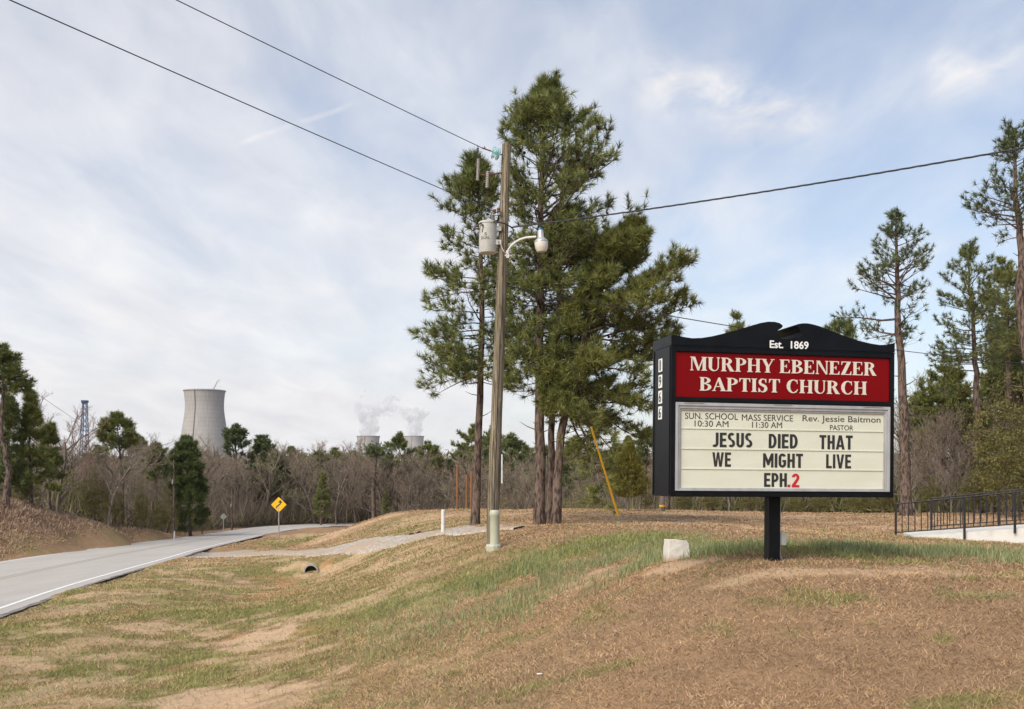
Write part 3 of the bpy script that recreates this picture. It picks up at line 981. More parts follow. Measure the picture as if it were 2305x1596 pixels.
def gothic():
    """bold condensed letters of the changeable board; unit = cap height"""
    T, h = 0.20, 0.17
    G = {}

    def R(x0, z0, x1, z1):
        return [(x0, z0), (x1, z0), (x1, z1), (x0, z1)]

    def arc(cx, cz, rx, rz, a0, a1, n=12, tx=T, tz=h):
        out = []
        for k in range(n):
            p, q = [math.radians(a0 + (a1 - a0) * u / n) for u in (k, k + 1)]
            out.append([(cx + rx * math.cos(p), cz + rz * math.sin(p)), (cx + rx * math.cos(q), cz + rz * math.sin(q)),
                        (cx + (rx - tx) * math.cos(q), cz + (rz - tz) * math.sin(q)), (cx + (rx - tx) * math.cos(p), cz + (rz - tz) * math.sin(p))])
        return out
    G['J'] = (arc(0.19, 0.27, 0.27, 0.27, 180, 360)[3:] + [R(0.26, 0.27, 0.46, 1)], 0.46)
    G['E'] = ([R(0, 0, T, 1), R(T, 1 - h, 0.5, 1), R(T, 0.42, 0.46, 0.42 + h), R(T, 0, 0.5, h)], 0.5)
    G['S'] = (arc(0.27, 0.735, 0.27, 0.275, 40, 270, 14) + arc(0.27, 0.275, 0.275, 0.275, -140, 90, 14), 0.545)
    G['U'] = ([R(0, 0.28, T, 1), R(0.36, 0.28, 0.56, 1)] + arc(0.28, 0.28, 0.28, 0.285, 180, 360), 0.56)
    G['D'] = ([R(0, 0, T, 1)] + [R(T, 1 - h, 0.24, 1), R(T, 0, 0.24, h)] + arc(0.24, 0.5, 0.34, 0.5, -90, 90, 16), 0.58)
    G['I'] = ([R(0, 0, T, 1)], T)
    G['T'] = ([R(0.17, 0, 0.37, 1 - h), R(0, 1 - h, 0.54, 1)], 0.54)
    G['H'] = ([R(0, 0, T, 1), R(0.37, 0, 0.57, 1), R(T, 0.42, 0.37, 0.42 + h)], 0.57)
    G['A'] = ([[(0, 0), (0.20, 0), (0.345, 0.72), (0.345, 1), (0.225, 1)], [(0.345, 0.72), (0.49, 0), (0.69, 0), (0.465, 1), (0.345, 1)], R(0.17, 0.18, 0.52, 0.33)], 0.69)
    G['W'] = ([[(0, 1), (0.19, 1), (0.29, 0.3), (0.29, 0), (0.17, 0)], [(0.29, 0), (0.29, 0.3), (0.38, 1), (0.475, 1), (0.475, 0.68), (0.38, 0)], [(0.475, 0.68), (0.475, 1), (0.57, 1), (0.66, 0.3), (0.66, 0), (0.57, 0)], [(0.66, 0), (0.66, 0.3), (0.76, 1), (0.95, 1), (0.78, 0)]], 0.95)
    G['M'] = ([R(0, 0, 0.18, 1), R(0.62, 0, 0.80, 1), [(0.18, 1), (0.40, 0.52), (0.40, 0.16), (0.33, 0.16), (0.18, 0.56)], [(0.62, 1), (0.62, 0.56), (0.47, 0.16), (0.40, 0.16), (0.40, 0.52)]], 0.80)
    G['G'] = (arc(0.29, 0.29, 0.29, 0.29, 180, 360) + arc(0.29, 0.71, 0.29, 0.29, 25, 180) + [R(0, 0.29, T, 0.71), R(0.38, 0.29, 0.58, 0.42), R(0.29, 0.40, 0.58, 0.54)], 0.58)
    G['L'] = ([R(0, 0, T, 1), R(T, 0, 0.48, h)], 0.48)
    G['V'] = ([[(0, 1), (0.2, 1), (0.325, 0.3), (0.325, 0), (0.215, 0)], [(0.325, 0), (0.325, 0.3), (0.45, 1), (0.65, 1), (0.435, 0)]], 0.65)
    G['P'] = ([R(0, 0, T, 1)] + [R(T, 1 - h, 0.26, 1), R(T, 0.36, 0.26, 0.36 + h)] + arc(0.26, 0.68, 0.29, 0.32, -90, 90), 0.55)
    G['2'] = (arc(0.27, 0.71, 0.27, 0.29, -35, 170, 14) + [[(0.0, 0.0), (0.26, 0.17), (0.50, 0.56), (0.32, 0.62), (0, 0.16)], R(0.0, 0, 0.54, h)], 0.54)
    G['.'] = ([R(0, 0, 0.2, 0.2)], 0.2)
    return G


GOTHIC = gothic()


def serif_line(mb, text, x0, x1, z0, z1, y, depth=0.006, SERIF=SERIF, gap=0.045):
    w, k = 0.0, 0
    sp = 0.30
    adv = [(SERIF[c][1] if c != ' ' else sp) + gap for c in text]
    sx = (x1 - x0) / (sum(adv) - gap)
    sz = z1 - z0
    for c, a in zip(text, adv):
        if c != ' ':
            for piece in SERIF[c][0]:
                area = sum(p[0] * q[1] - q[0] * p[1] for p, q in zip(piece, piece[1:] + piece[:1]))
                if area < 0:
                    piece = piece[::-1]
                k += 1
                e = 0.00006 * (k % 23)          # each overlapping piece a hair prouder than the last
                mb.prism([(x0 + (w + px) * sx, z0 + pz * sz) for px, pz in piece], y - depth - e, y)
        w += a


def sans_mesh(text, x0, x1, z0, z1, y, bold=0.0, depth=0.004, spacing=1.0):
    """plain lettering stretched to its measured place; returns verts, faces facing -y"""
    cu = bpy.data.curves.new('lettering', 'FONT')
    cu.body = text
    cu.size = 1.0
    cu.offset = bold
    cu.extrude = 0.02
    cu.space_character = spacing
    cu.resolution_u = 4
    o = bpy.data.objects.new('lettering', cu)
    COL.objects.link(o)
    dg = bpy.context.evaluated_depsgraph_get()
    dg.update()
    me = bpy.data.meshes.new_from_object(o.evaluated_get(dg))
    v = np.array([p.co[:] for p in me.vertices])
    f = [tuple(p.vertices) for p in me.polygons]
    bpy.data.objects.remove(o)
    bpy.data.curves.remove(cu)
    bpy.data.meshes.remove(me)
    lo, hi = v.min(0), v.max(0)
    u = (v - lo) / (hi - lo)
    out = np.stack([x0 + u[:, 0] * (x1 - x0), y - depth * u[:, 2], z0 + u[:, 1] * (z1 - z0)], 1)
    return out, f


# ------------------------------------------------------------------ church sign
SIGN_ROT = math.radians(11)
SIGN_C = W(1766, 1119, 11.0)            # middle of the front face's lower edge
SX, SZ = 0.001978, 0.001842
SIGN_D = 0.60


def su(zx):
    return (zx - 896.5) * SX


def sv(zy):
    return (1147 - zy) * SZ


def build_sign():
    root = thing('church_sign', 'black roadside church sign with red name panel and cream letter board on one post', 'sign', (SIGN_C[0], SIGN_C[1], SIGN_C[2]))
    root.rotation_euler = (0, math.radians(0.45), SIGN_ROT)
    ORG[root] = np.zeros(3)             # its parts are built in the sign's own frame
    H, D = 1.328, SIGN_D
    top = sv(258)
    # cabinet: side cheeks and frame round the two recessed panels
    c = MB()
    c.box((-H, 0.0, 0), (-H + 0.05, D, top))
    c.box((H - 0.05, 0.0, 0), (H, D, top))
    c.box((-H + 0.05, 0.0, 0), (H - 0.05, D, 0.062))
    c.box((-H + 0.05, 0.0, top - 0.065), (H - 0.05, D, top))
    c.box((-H + 0.05, 0.0, sv(588)), (H - 0.05, 0.10, sv(561)))
    c.box((-H + 0.05, 0.10, 0.062), (H - 0.05, D - 0.02, top - 0.065))
    cab = obj('cabinet', c, M['blackpaint'], root, bevel=0.006)
    d = MB()
    for (a, b) in ((0.03, 0.055), (D - 0.055, D - 0.03)):      # raised seams down the cheek
        d.box((-H - 0.008, a, 0.02), (-H, b, top - 0.01))
    d.box((-H - 0.005, -0.004, top - 0.012), (H + 0.003, 0.0, top - 0.002))
    obj('trim_seam', d, M['blackpaint'], cab)
    # swan-neck top
    L = [(232, 187), (262, 192), (300, 200), (345, 206), (400, 203), (460, 192), (540, 171), (620, 147), (690, 123), (745, 106), (790, 97), (830, 97), (860, 104), (877, 116), (878, 126), (866, 137), (850, 147), (840, 158), (846, 174), (862, 193), (884, 201), (930, 198), (975, 190), (990, 176), (988, 155), (975, 132), (958, 113),
         (972, 106), (1000, 101), (1030, 101), (1065, 107), (1110, 119), (1180, 145), (1260, 174), (1340, 198), (1420, 215), (1475, 222), (1520, 220), (1577, 208)]
    sl = lambda x: (x - 896) * 0.0145
    out = [(su(232 + 0 if i == 0 else x), sv(y - sl(x))) for i, (x, y) in enumerate(L)]
    out[0] = (-H, out[0][1])
    out[-1] = (H, out[-1][1])
    poly = [(-H, top + 0.003)] + [(H, top + 0.003)] + out[::-1]
    # split at the notch's lowest point so that both lobes are simple outlines
    a = MB()
    il = [i for i, (x, y) in enumerate(L) if (x, y) == (930, 198)][0]
    left = [(-H, top + 0.003), (out[il][0], top + 0.003)] + [out[i] for i in range(il, -1, -1)]
    right = [(out[il][0] + 0.0005, top + 0.003), (H, top + 0.003)] + [out[i] for i in range(len(L) - 1, il, -1)] + [(out[il][0] + 0.0005, out[il][1])]
    a.prism(left, 0.0, D)
    a.prism(right, 0.0, D)
    obj('pediment', a, M['blackpaint'], root)
    e = MB()
    e.add(*sans_mesh('Est.  1869', su(801), su(1034), sv(256), sv(209), 0.0, 0.018, 0.004))
    obj('lettering', e, M['estwhite'], root)
    # red name panel
    p = MB()
    p.box((-H + 0.052, 0.022, sv(559)), (H - 0.052, 0.045, top - 0.067))
    red = obj('name_panel', p, M['red'], root)
    s = MB()
    serif_line(s, 'MURPHY EBENEZER', su(337), su(1461), sv(402), sv(321), 0.022)
    serif_line(s, 'BAPTIST CHURCH', su(393), su(1402), sv(520), sv(440), 0.022)
    obj('lettering', s, M['letterwhite'], red)
    # letter board with aluminium frame
    zb, zt = 0.064, sv(592)
    xl, xr = -H + 0.055, H - 0.055
    b = MB()
    b.box((xl + 0.02, 0.03, zb + 0.01), (xr - 0.02, 0.05, zt - 0.01))
    board = obj('letter_board', b, M['board'], root)
    fr = MB()
    for (w0, w1, y0) in ((0.0, 0.028, -0.012), (0.028, 0.052, 0.002), (0.052, 0.066, 0.014)):
        b0, b1 = w0 * 0.5, w1 * 0.5
        t0, t1 = w0 * 1.25, w1 * 1.25
        fr.box((xl + w0, y0, zb + b0), (xl + w1, 0.04, zt - t0))
        fr.box((xr - w1, y0, zb + b0), (xr - w0, 0.04, zt - t0))
        fr.box((xl + w1, y0, zb + b0), (xr - w1, 0.04, zb + b1))
        fr.box((xl + w1, y0, zt - t1), (xr - w1, 0.04, zt - t0))
    frame = obj('board_frame', fr, M['alu'], root, bevel=0.003)
    for hx in (355, 880, 1430):
        h = MB()
        h.tube([(su(hx) - 0.11, -0.014, zt - 0.006), (su(hx) + 0.11, -0.014, zt - 0.006)], 0.005, 8)
        obj('hinge', h, M['porcelain'], frame)
    for zy in (742, 862, 980):
        tr = MB()
        tr.box((xl + 0.066, 0.0235, sv(zy) - 0.005), (xr - 0.066, 0.0301, sv(zy) + 0.004))
        tr.box((xl + 0.066, 0.0215, sv(zy) - 0.008), (xr - 0.066, 0.0235, sv(zy) - 0.003))
        obj('letter_track', tr, M['board'], board)
    Y = 0.030

    def line(rows, mat, bold, depth=0.003):
        for (txt, x0, x1, y0, y1) in rows:
            m = MB().add(*sans_mesh(txt, su(x0), su(x1), sv(y1), sv(y0), Y, bold, depth))
            obj('lettering', m, mat, board)
    line([('SUN. SCHOOL', 312, 622, 651, 688), ('MASS SERVICE', 645, 951, 654, 691), ('10:30 AM', 368, 566, 696, 732), ('11:30 AM', 706, 885, 697, 733),
          ('Rev. Jessie Baitmon', 1009, 1490, 652, 700), ('PASTOR', 1177, 1320, 708, 740)], M['lettergray'], 0.0)
    for (txt, x0, x1, y0, y1, mt) in (('JESUS', 472, 708, 766, 852, 'letterblack'), ('DIED', 806, 980, 768, 854, 'letterblack'), ('THAT', 1113, 1317, 770, 856, 'letterblack'),
                                      ('WE', 473, 582, 883, 968, 'letterblack'), ('MIGHT', 773, 1013, 885, 970, 'letterblack'), ('LIVE', 1155, 1308, 886, 971, 'letterblack'),
                                      ('EPH', 780, 916, 1003, 1086, 'letterblack'), ('.2', 921, 992, 1005, 1088, 'letterred')):
        m = MB()
        serif_line(m, txt, su(x0), su(x1), sv(y1), sv(y0), Y, 0.003, GOTHIC, 0.10)
        obj('lettering', m, M[mt], board)
    # house number tiles on the cheek
    for i, (dg, zy) in enumerate((('1', 350), ('9', 447), ('6', 542), ('6', 637))):
        tl = MB()
        zc = sv(zy + 8)
        yc = D * 0.56
        tl.box((-H - 0.006, yc - 0.055, zc - 0.072), (-H, yc + 0.055, zc + 0.072))
        tile = obj('number_tile', tl, M['estwhite'], root)
        v, f = sans_mesh(dg, -0.036, 0.036, zc - 0.058, zc + 0.058, 0.0, 0.02, 0.002)
        if dg == '1':
            v[:, 0] *= 0.6
        # turn the digit to face -x
        w = np.stack([-H - 0.006 + v[:, 1], yc - v[:, 0], v[:, 2]], 1)
        m = MB().add(w, f)
        obj('lettering', m, M['letterblack'], tile)
    # post and its small electric box
    ps = MB()
    ps.box((-0.070, D / 2 - 0.07, -1.05), (0.066, D / 2 + 0.065, 0.0))
    post = obj('post', ps, M['blackpaint'], root, bevel=0.008)
    bx = MB()
    bx.box((0.070, D / 2 - 0.10, -0.545), (0.125, D / 2 + 0.02, -0.405))
    bx.box((0.066, D / 2 - 0.03, -0.50), (0.070, D / 2 + 0.0, -0.45))
    ebox = obj('switch_box', bx, M['galv'], root, bevel=0.004)
    cd = MB()
    cd.tube([(0.085, D / 2 - 0.02, -0.545), (0.082, D / 2 - 0.02, -0.64), (0.10, D / 2 - 0.02, -0.70), (0.14, D / 2, -0.78)], 0.011, 8)
    cd.tube([(0.085, D / 2 - 0.02, -0.405), (0.085, D / 2 - 0.02, -0.30), (0.085, D / 2 - 0.02, 0.0)], 0.008, 8)
    obj('conduit', cd, M['galv'], ebox)


build_sign()

# concrete block marker beside the sign
def build_block():
    c = np.array([*W(1523, 1252, 12.9)])
    c[2] = hz(c[0], c[1])[0]
    n = 7
    w0, d0, w1, d1, h = 0.155, 0.15, 0.132, 0.125, 0.315
    m = MB()
    v, f = [], []
    # tapering block with a chipped top corner
    for k in range(n):
        s = k / (n - 1)
        w, dd = w0 + (w1 - w0) * s, d0 + (d1 - d0) * s
        for (a, b) in ((-1, -1), (-0.3, -1), (0.4, -1), (1, -1), (1, 0), (1, 1), (0, 1), (-1, 1), (-1, 0)):
            chip = 0.035 * s * max(0, a) * (1 if s > 0.85 else 0.2)
            v.append((a * w - chip + random.uniform(-.004, .004), b * dd + random.uniform(-.004, .004), h * s - 0.06 + (0.0 if s < 1 else random.uniform(-.006, .006) - 0.014 * max(0, a))))
    r = 9
    for k in range(n - 1):
        for j in range(r):
            j2 = (j + 1) % r
            f.append((k * r + j, k * r + j2, (k + 1) * r + j2, (k + 1) * r + j))
    f.append(tuple((n - 1) * r + j for j in range(r)))
    m.add(v, f)
    o = obj('concrete_block', m, M['block'], bevel=0.008)
    o.location = c
    o.rotation_euler = (0, 0, math.radians(6))
    tag(o, 'squat white painted concrete block standing in the grass beside the church sign', 'block')


build_block()

# ------------------------------------------------------------------ utility pole and what hangs on it
PY = 22.0
pole_base, pole_top = W(1107, 1228, PY), W(1140.5, 325, PY)


def pole_at(row):
    s = (1228 - row) / (1228 - 325)
    return pole_base * (1 - s) + pole_top * s


def build_pole():
    root = thing('utility_pole', 'leaning weathered wooden utility pole in front of the tall pines', 'utility pole', pole_base)
    m = MB()
    k = 26
    base = pole_base + (pole_base - pole_top) * 0.05
    pts = [base + (pole_top - base) * i / (k - 1) for i in range(k)]
    rad = [0.140 - 0.042 * i / (k - 1) + 0.002 * math.sin(i * 1.9) for i in range(k)]
    m.tube(pts, rad, 20)
    obj('shaft', m, M['pole'], root, smooth=True)
    # glass disc insulators carrying the upper wire
    ax = W(1085, 333, PY - 0.25) - W(1131, 349, PY)
    ax /= np.linalg.norm(ax)
    r = MB()
    r.tube([W(1131, 349, PY), W(1085, 333, PY - 0.25)], 0.016, 8)
    r.tube([W(1090, 335, PY - .22) + np.array([0, 0, .05]), W(1093, 336, PY - .22), W(1099, 338, PY - .2)], 0.014, 6)
    st = obj('insulator_rod', r, M['rust'], root)
    q = Vector(ax).to_track_quat('Z', 'Y').to_matrix()
    for c in (W(1109.5, 342.5, PY - 0.14), W(1119, 346.3, PY - 0.07)):
        dsk = MB().lathe([(0.02, 0.05), (0.05, 0.045), (0.10, 0.025), (0.138, -0.005), (0.140, -0.016), (0.128, -0.012), (0.09, 0.008), (0.04, 0.02), (0.03, -0.03), (0.02, -0.04)], n=28)
        v = dsk.v[0]
        dsk.v[0] = np.array([q @ Vector(p) for p in v]) + c
        obj('glass_disc', dsk, M['insul'], root, smooth=True)
    # bracket with fuse cutout and arrester
    b = MB()
    b.tube([W(1128, 389, PY - .05), W(1095, 395, PY - 0.2), W(1079, 394, PY - 0.28)], 0.02, 6)
    b.tube([W(1086, 391, PY - .24), W(1097, 399, PY - 0.16)], 0.016, 6)
    obj('bracket', b, M['rust'], root)

    def ribbed(name, p0, p1, rr, n, mat):
        mm = MB()
        ax = p1 - p0
        L = np.linalg.norm(ax)
        qq = Vector(ax / L).to_track_quat('Z', 'Y').to_matrix()
        prof = [(0.012, 0)]
        for i in range(n):
            z = L * (i + .2) / n
            prof += [(rr * .72, z), (rr, z + L / n * .25), (rr * .95, z + L / n * .45), (rr * .72, z + L / n * .6)]
        prof += [(0.012, L)]
        mm.lathe(prof, n=14)
        mm.v[0] = np.array([qq @ Vector(p) for p in mm.v[0]]) + p0
        return obj(name, mm, mat, root, smooth=True)
    ribbed('fuse_cutout', W(1075, 407, PY - .3), W(1077, 357, PY - .3), 0.040, 16, M['porcelain'])
    ribbed('surge_arrester', W(1096, 424, PY - .2), W(1098, 385, PY - .2), 0.044, 8, M['porcelain'])
    j = MB()
    j.tube([W(1075, 326.5, PY - .33), W(1077, 336, PY - .33), W(1074, 346, PY - .32), W(1077, 357, PY - .3)], 0.008, 6)
    j.tube([W(1075.5, 333, PY - .34), W(1076, 343, PY - .33)], 0.022, 6)
    j.tube([W(1075, 407, PY - .3), W(1083, 418, PY - .3), W(1098, 396, PY - .2)], 0.005, 6)
    j.tube([W(1096, 424, PY - .2), W(1099, 448, PY - .15), W(1105, 470, PY - .12), W(1111, 483, PY - .1)], 0.005, 6)
    j.tube([W(1131, 450, PY - .10), W(1134, 600, PY - .12), W(1120, 900, PY - .13), W(1109, 1226, PY - .15)], 0.006, 6)
    obj('jumper_wire', j, M['wire'], root)
    ins = MB()
    for c in ((1113, 476, -.1), (1122, 473, -.16)):
        p = W(c[0], c[1], PY + c[2])
        ins.lathe([(0.01, -.05), (0.035, -.045), (0.04, -.01), (0.03, 0.0), (0.04, .01), (0.035, .045), (0.01, .05)], c=p, n=12)
    obj('spool_insulator', ins, M['rust'], root, smooth=True)
    lp = MB()
    lp.tube([W(1064, 520, PY - .25), W(1070, 511, PY - .25), W(1082, 502, PY - .24), W(1096, 499, PY - .26), W(1115, 499, PY - .25), W(1133, 502, PY - .22), W(1149, 510, PY - .1), W(1157, 518, PY), W(1153, 527, PY), W(1142, 540, PY)], 0.016, 8)
    lp.tube([W(1090, 500, PY - .26), W(1088, 512, PY - .26), W(1085, 522, PY - .26)], 0.012, 6)
    lp.tube([W(1157, 518, PY), W(1145, 523, PY), W(1136, 523, PY - .1), W(1127, 518, PY - .12), W(1127, 500, PY - .12)], 0.007, 6)
    lp.tube([W(1108, 484, PY - .1), W(1125, 485, PY - .13), W(1143, 490, PY - .05), W(1148, 499, PY)], 0.009, 6)
    obj('secondary_cable', lp, M['wire'], root, smooth=True)
    bx = MB()
    p = W(1117, 546, PY - .14)
    bx.box(p - np.array([.05, .04, .055]), p + np.array([.045, .04, .055]))
    obj('junction_box', bx, M['graypaint'], root, bevel=0.005)
    # transformer can
    tp, bt = W(1098, 503, PY - 0.10), W(1098, 570, PY - 0.10)
    hgt = tp[2] - bt[2]
    tr = thing('transformer', 'grey pole-mounted transformer can with ribbed bushing on its lid', 'transformer', bt)
    c = MB().lathe([(0.02, 0.0), (0.185, 0.0), (0.193, 0.02), (0.193, hgt - .02), (0.205, hgt - .018), (0.205, hgt + .012), (0.18, hgt + .035), (0.02, hgt + .05)], c=bt, n=40)
    for s in (0.36, 0.82):
        z = bt[2] + hgt * s
        c.box((bt[0] + .17, bt[1] - .05, z - .05), (bt[0] + .30, bt[1] + .05, z + .05))
    tank = obj('tank', c, M['graypaint'], tr, smooth=True)
    v, f = sans_mesh('5', -0.03, 0.03, bt[2] + hgt * .53, bt[2] + hgt * .63, 0, 0.012, 0.003)
    v2, f2 = sans_mesh('DUAL', -0.10, 0.10, bt[2] + hgt * .41, bt[2] + hgt * .51, 0, 0.012, 0.003)
    for vv, ff, sh in ((v, f, -0.045), (v2, f2, -0.055)):
        lm = MB()
        a = (vv[:, 0] + sh) / 0.193
        rr = 0.193 - vv[:, 1]
        lm.add(np.stack([bt[0] + rr * np.sin(a), bt[1] - rr * np.cos(a), vv[:, 2]], 1), ff)
        obj('lettering', lm, M['lettergray'], tank)
    bs = MB()
    pb = np.array([bt[0] + 0.11, bt[1], tp[2] + 0.03])
    prof = [(0.03, 0)]
    for i in range(6):
        prof += [(0.03, .027 * i + .005), (0.052, .027 * i + .013), (0.052, .027 * i + .018), (0.03, .027 * i + .027)]
    prof += [(0.012, .18), (0.012, .22)]
    bs.lathe(prof, c=pb, n=16)
    obj('bushing', bs, M['porcelain'], tr, smooth=True)
    for (a, z) in ((-1.2, .80), (-.55, .88), (-1.35, .9)):
        p = np.array([bt[0] + .2 * math.sin(a), bt[1] - .2 * math.cos(a), bt[2] + hgt * z])
        lug = MB()
        lug.tube([p, p + np.array([.05 * math.sin(a), -.05 * math.cos(a), -.01])], 0.022, 8)
        obj('terminal', lug, M['rust'], tr)
    # security light
    lb = W(1142, 572, PY - .04)
    li = thing('security_light', 'white security light with frosted lens on a curved arm from the wooden pole', 'lamp', lb)
    a = MB()
    a.tube([W(1138, 577, PY - .1), W(1143, 571, PY - .1), W(1145, 562, PY - .12), W(1151, 553, PY - .14), W(1160, 545.5, PY - .18), W(1171, 539, PY - .22), W(1184, 535, PY - .26), W(1207, 533, PY - .32)], 0.026, 12)
    a.box(W(1139, 580, PY - .12), W(1146, 566, PY - .02))
    obj('arm', a, M['whitepaint'], li, smooth=True)
    hc = W(1218, 542, PY - .34)
    tilt = Matrix.Rotation(math.radians(-4), 3, 'Y')

    def turned(name, prof, mat):
        mm = MB().lathe(prof, n=32)
        mm.v[0] = np.array([tilt @ Vector(p) for p in mm.v[0]]) + hc
        return obj(name, mm, mat, li, smooth=True)
    turned('housing', [(0.02, .232), (0.058, .228), (0.066, .20), (0.070, .08), (0.085, .05), (0.135, .015), (0.147, -.01), (0.147, -.03), (0.10, -.03)], M['alu'])
    turned('lens', [(0.03, -.028), (0.142, -.031), (0.146, -.05), (0.138, -.15), (0.120, -.20), (0.105, -.235), (0.095, -.237), (0.02, -.237)], M['lamplens'])
    turned('photocell', [(0.01, .285), (0.035, .283), (0.040, .27), (0.040, .232), (0.01, .230)], M['blue'])
    w = MB()
    w.tube([W(1120, 541, PY - .2), W(1126, 543, PY - .2), W(1129, 556, PY - .2), W(1134, 566, PY - .2), W(1140, 571, PY - .14)], 0.008, 6)
    obj('feed_wire', w, M['whitepaint'], li)
    # edge-on plate fixed to the pole
    sg = thing('pole_sign', 'small white and navy sign nailed to the wooden pole, seen almost edge-on', 'sign', W(1128, 1055, PY))
    s = MB()
    p0, p1 = W(1127, 1088, PY + .05), W(1131.2, 1023, PY + .05)
    s.box((p0[0] + .012, PY - .05, p0[2]), (p1[0], PY + .30, p1[2]))
    obj('plate', s, M['whitepaint'], sg)
    s = MB()
    s.box((p0[0] + .004, PY - .048, p0[2] + .02), (p0[0] + .0115, PY + .298, p1[2] - .01))
    obj('sign_face', s, M['navy'], sg)


build_pole()


def wire(name, label, a, b, sag, r, n=40, twist=False, kind='power line'):
    a, b = np.array(a), np.array(b)
    s = np.linspace(0, 1, n)
    p = a[None] * (1 - s[:, None]) + b[None] * s[:, None]
    p[:, 2] -= sag * 4 * s * (1 - s)
    m = MB()
    if twist:
        k = 400
        s = np.linspace(0, 1, k)
        c = a[None] * (1 - s[:, None]) + b[None] * s[:, None]
        c[:, 2] -= sag * 4 * s * (1 - s)
        d = b - a
        side = np.array([-d[1], d[0], 0]) / np.hypot(d[0], d[1])
        L = np.linalg.norm(d)
        for ph in (0, 2.094, 4.189):
            ang = s * L * 2 * math.pi / 0.75 + ph
            m.tube(c + (np.cos(ang)[:, None] * side + np.sin(ang)[:, None] * np.array([0, 0, 1.0])) * r * 0.9, r, 5)
    else:
        m.tube(p, r, 6)
    o = obj(name, m, M['wire'], smooth=True)
    tag(o, label, kind)
    return o


LEFTP = np.array((-24.0, -13.5, 8.1))
up = W(1086, 333.5, PY - 0.25)
wire('power_line', 'upper bare power line running from the glass insulators out over the road', up, (-24.6, -13.9, 8.25), 0.22, 0.008)
lo_ = W(1122, 480, PY - 0.15)
wire('power_line', 'lower power line running from the pole above the transformer out over the road', lo_, (-23.9, -17.6, 6.55), 0.22, 0.008)
wire('service_cable', 'thick twisted service cable sloping up from the pole to the right', W(1150, 512, PY), (17.5, 10.45, 5.95), 0.30, 0.010, twist=True)
wire('telephone_cable', 'thin cable sagging from the pole behind the church sign to the right pines', W(1121, 640, PY), (24.0, 40.0, 4.35), 0.35, 0.012)
wire('telephone_cable', 'thin far cable slanting down through the left pines past the blue tower', W(-120, 742, 46), W(340, 1050, 110), 0.3, 0.012)


# guy wire with its yellow guard
def build_guy():
    g0 = W(1399, 1187, 27)
    g0[2] = hz(g0[0], g0[1])[0] - .02
    g = thing('guy_wire', 'thin guy wire with long yellow plastic guard anchored in the lawn', 'guy wire', g0)
    top = pole_at(365) + np.array([.1, .05, 0])
    m = MB()
    m.tube([g0, top], 0.007, 6)
    obj('strand', m, M['wire'], g)
    A, B = W(1394, 1161, 26.86), W(1330, 962, 25.6)
    ax = (top - g0)
    s0 = (A[2] - g0[2]) / ax[2]
    s1 = (B[2] - g0[2]) / ax[2]
    m = MB()
    m.tube([g0 + ax * s0, g0 + ax * (s0 + s1) / 2, g0 + ax * s1], [0.030, 0.026, 0.024], 12)
    obj('guard', m, M['yellow'], g, smooth=True)
    m = MB()
    m.tube([g0 - np.array([0, 0, .1]), g0 + ax * s0 * .45], 0.013, 8)
    m.tube([g0 + ax * s0 * .42, g0 + ax * s0 * .52], 0.035, 8)
    m.tube([g0 + ax * s0 * .70, g0 + ax * s0 * .85], 0.028, 8)
    obj('anchor_rod', m, M['galv'], g)


build_guy()


# telephone pedestal
def build_pedestal():
    c = W(1111, 1231, 21.0)
    g = thing('telephone_pedestal', 'pale green cylindrical cable pedestal standing at the foot of the pole', 'cable pedestal', c)
    m = MB().lathe([(0.02, -.02), (0.103, -.02), (0.103, .60), (0.111, .61), (0.111, .66), (0.106, .70), (0.09, .725), (0.02, .73)], c=c + np.array([.025, 0, .05]), n=32)
    obj('housing', m, M['pedestal'], g, smooth=True)
    m = MB().lathe([(0.02, -.1), (0.16, -.1), (0.165, .02), (0.15, .055), (0.02, .06)], c=c, n=12)
    obj('base', m, M['pedestal'], g, bevel=0.01)


build_pedestal()


def stake(name, label, cat, px, row0, row1, Y, w, mat, group=None, top=None, extra=None):
    a, b = W(px, row0, Y), W(px + 0.7, row1, Y)
    g = hz(a[0], a[1])[0]
    if w == 0.05:
        b[2] += g - a[2]
        a[2] = g
    a[2] = min(a[2], g) - .05
    m = MB()
    m.tube([a, a * .5 + b * .5, b - np.array([0, 0, w * .3]), b], [w, w * .97, w * .95, w * .6], 10)
    o = obj(name, m, mat, smooth=True)
    tag(o, label, cat, group)
    return o


stake('marker_post', 'short round white marker post on the sandy rise beside the left pine', 'post', 997, 1187, 1147, 31, 0.066, M['whitepaint'])
stake('wooden_stake', 'tall rust-brown stake furthest left of three behind the left pine', 'stake', 1029, 1147, 1047, 47, 0.055, M['stake'], 'rust-brown stakes on the rise')
stake('wooden_stake', 'middle rust-brown stake of three, the shortest-looking one', 'stake', 1050, 1147, 1069, 49, 0.055, M['stake'], 'rust-brown stakes on the rise')
stake('wooden_stake', 'rust-brown stake nearest to the left pine trunk', 'stake', 1060.5, 1147, 1062, 48, 0.058, M['stake'], 'rust-brown stakes on the rise')


# ------------------------------------------------------------------ road signs
def diamond(m, c, half, th, r=0.05):
    pts2 = []
    for k in range(4):
        a = math.pi / 2 * k + math.pi / 2
        tip = np.array([math.cos(a), math.sin(a)]) * half
        nx = np.array([math.cos(a + math.pi / 2), math.sin(a + math.pi / 2)]) * half
        pv = np.array([math.cos(a - math.pi / 2), math.sin(a - math.pi / 2)]) * half
        e0, e1 = tip + (pv - tip) * r, tip + (nx - tip) * r
        pts2 += [e0, e0 * .25 + e1 * .25 + tip * .5, e1]
    m.prism([(c[0] + p[0], c[2] + p[1]) for p in pts2], c[1], c[1] + th)


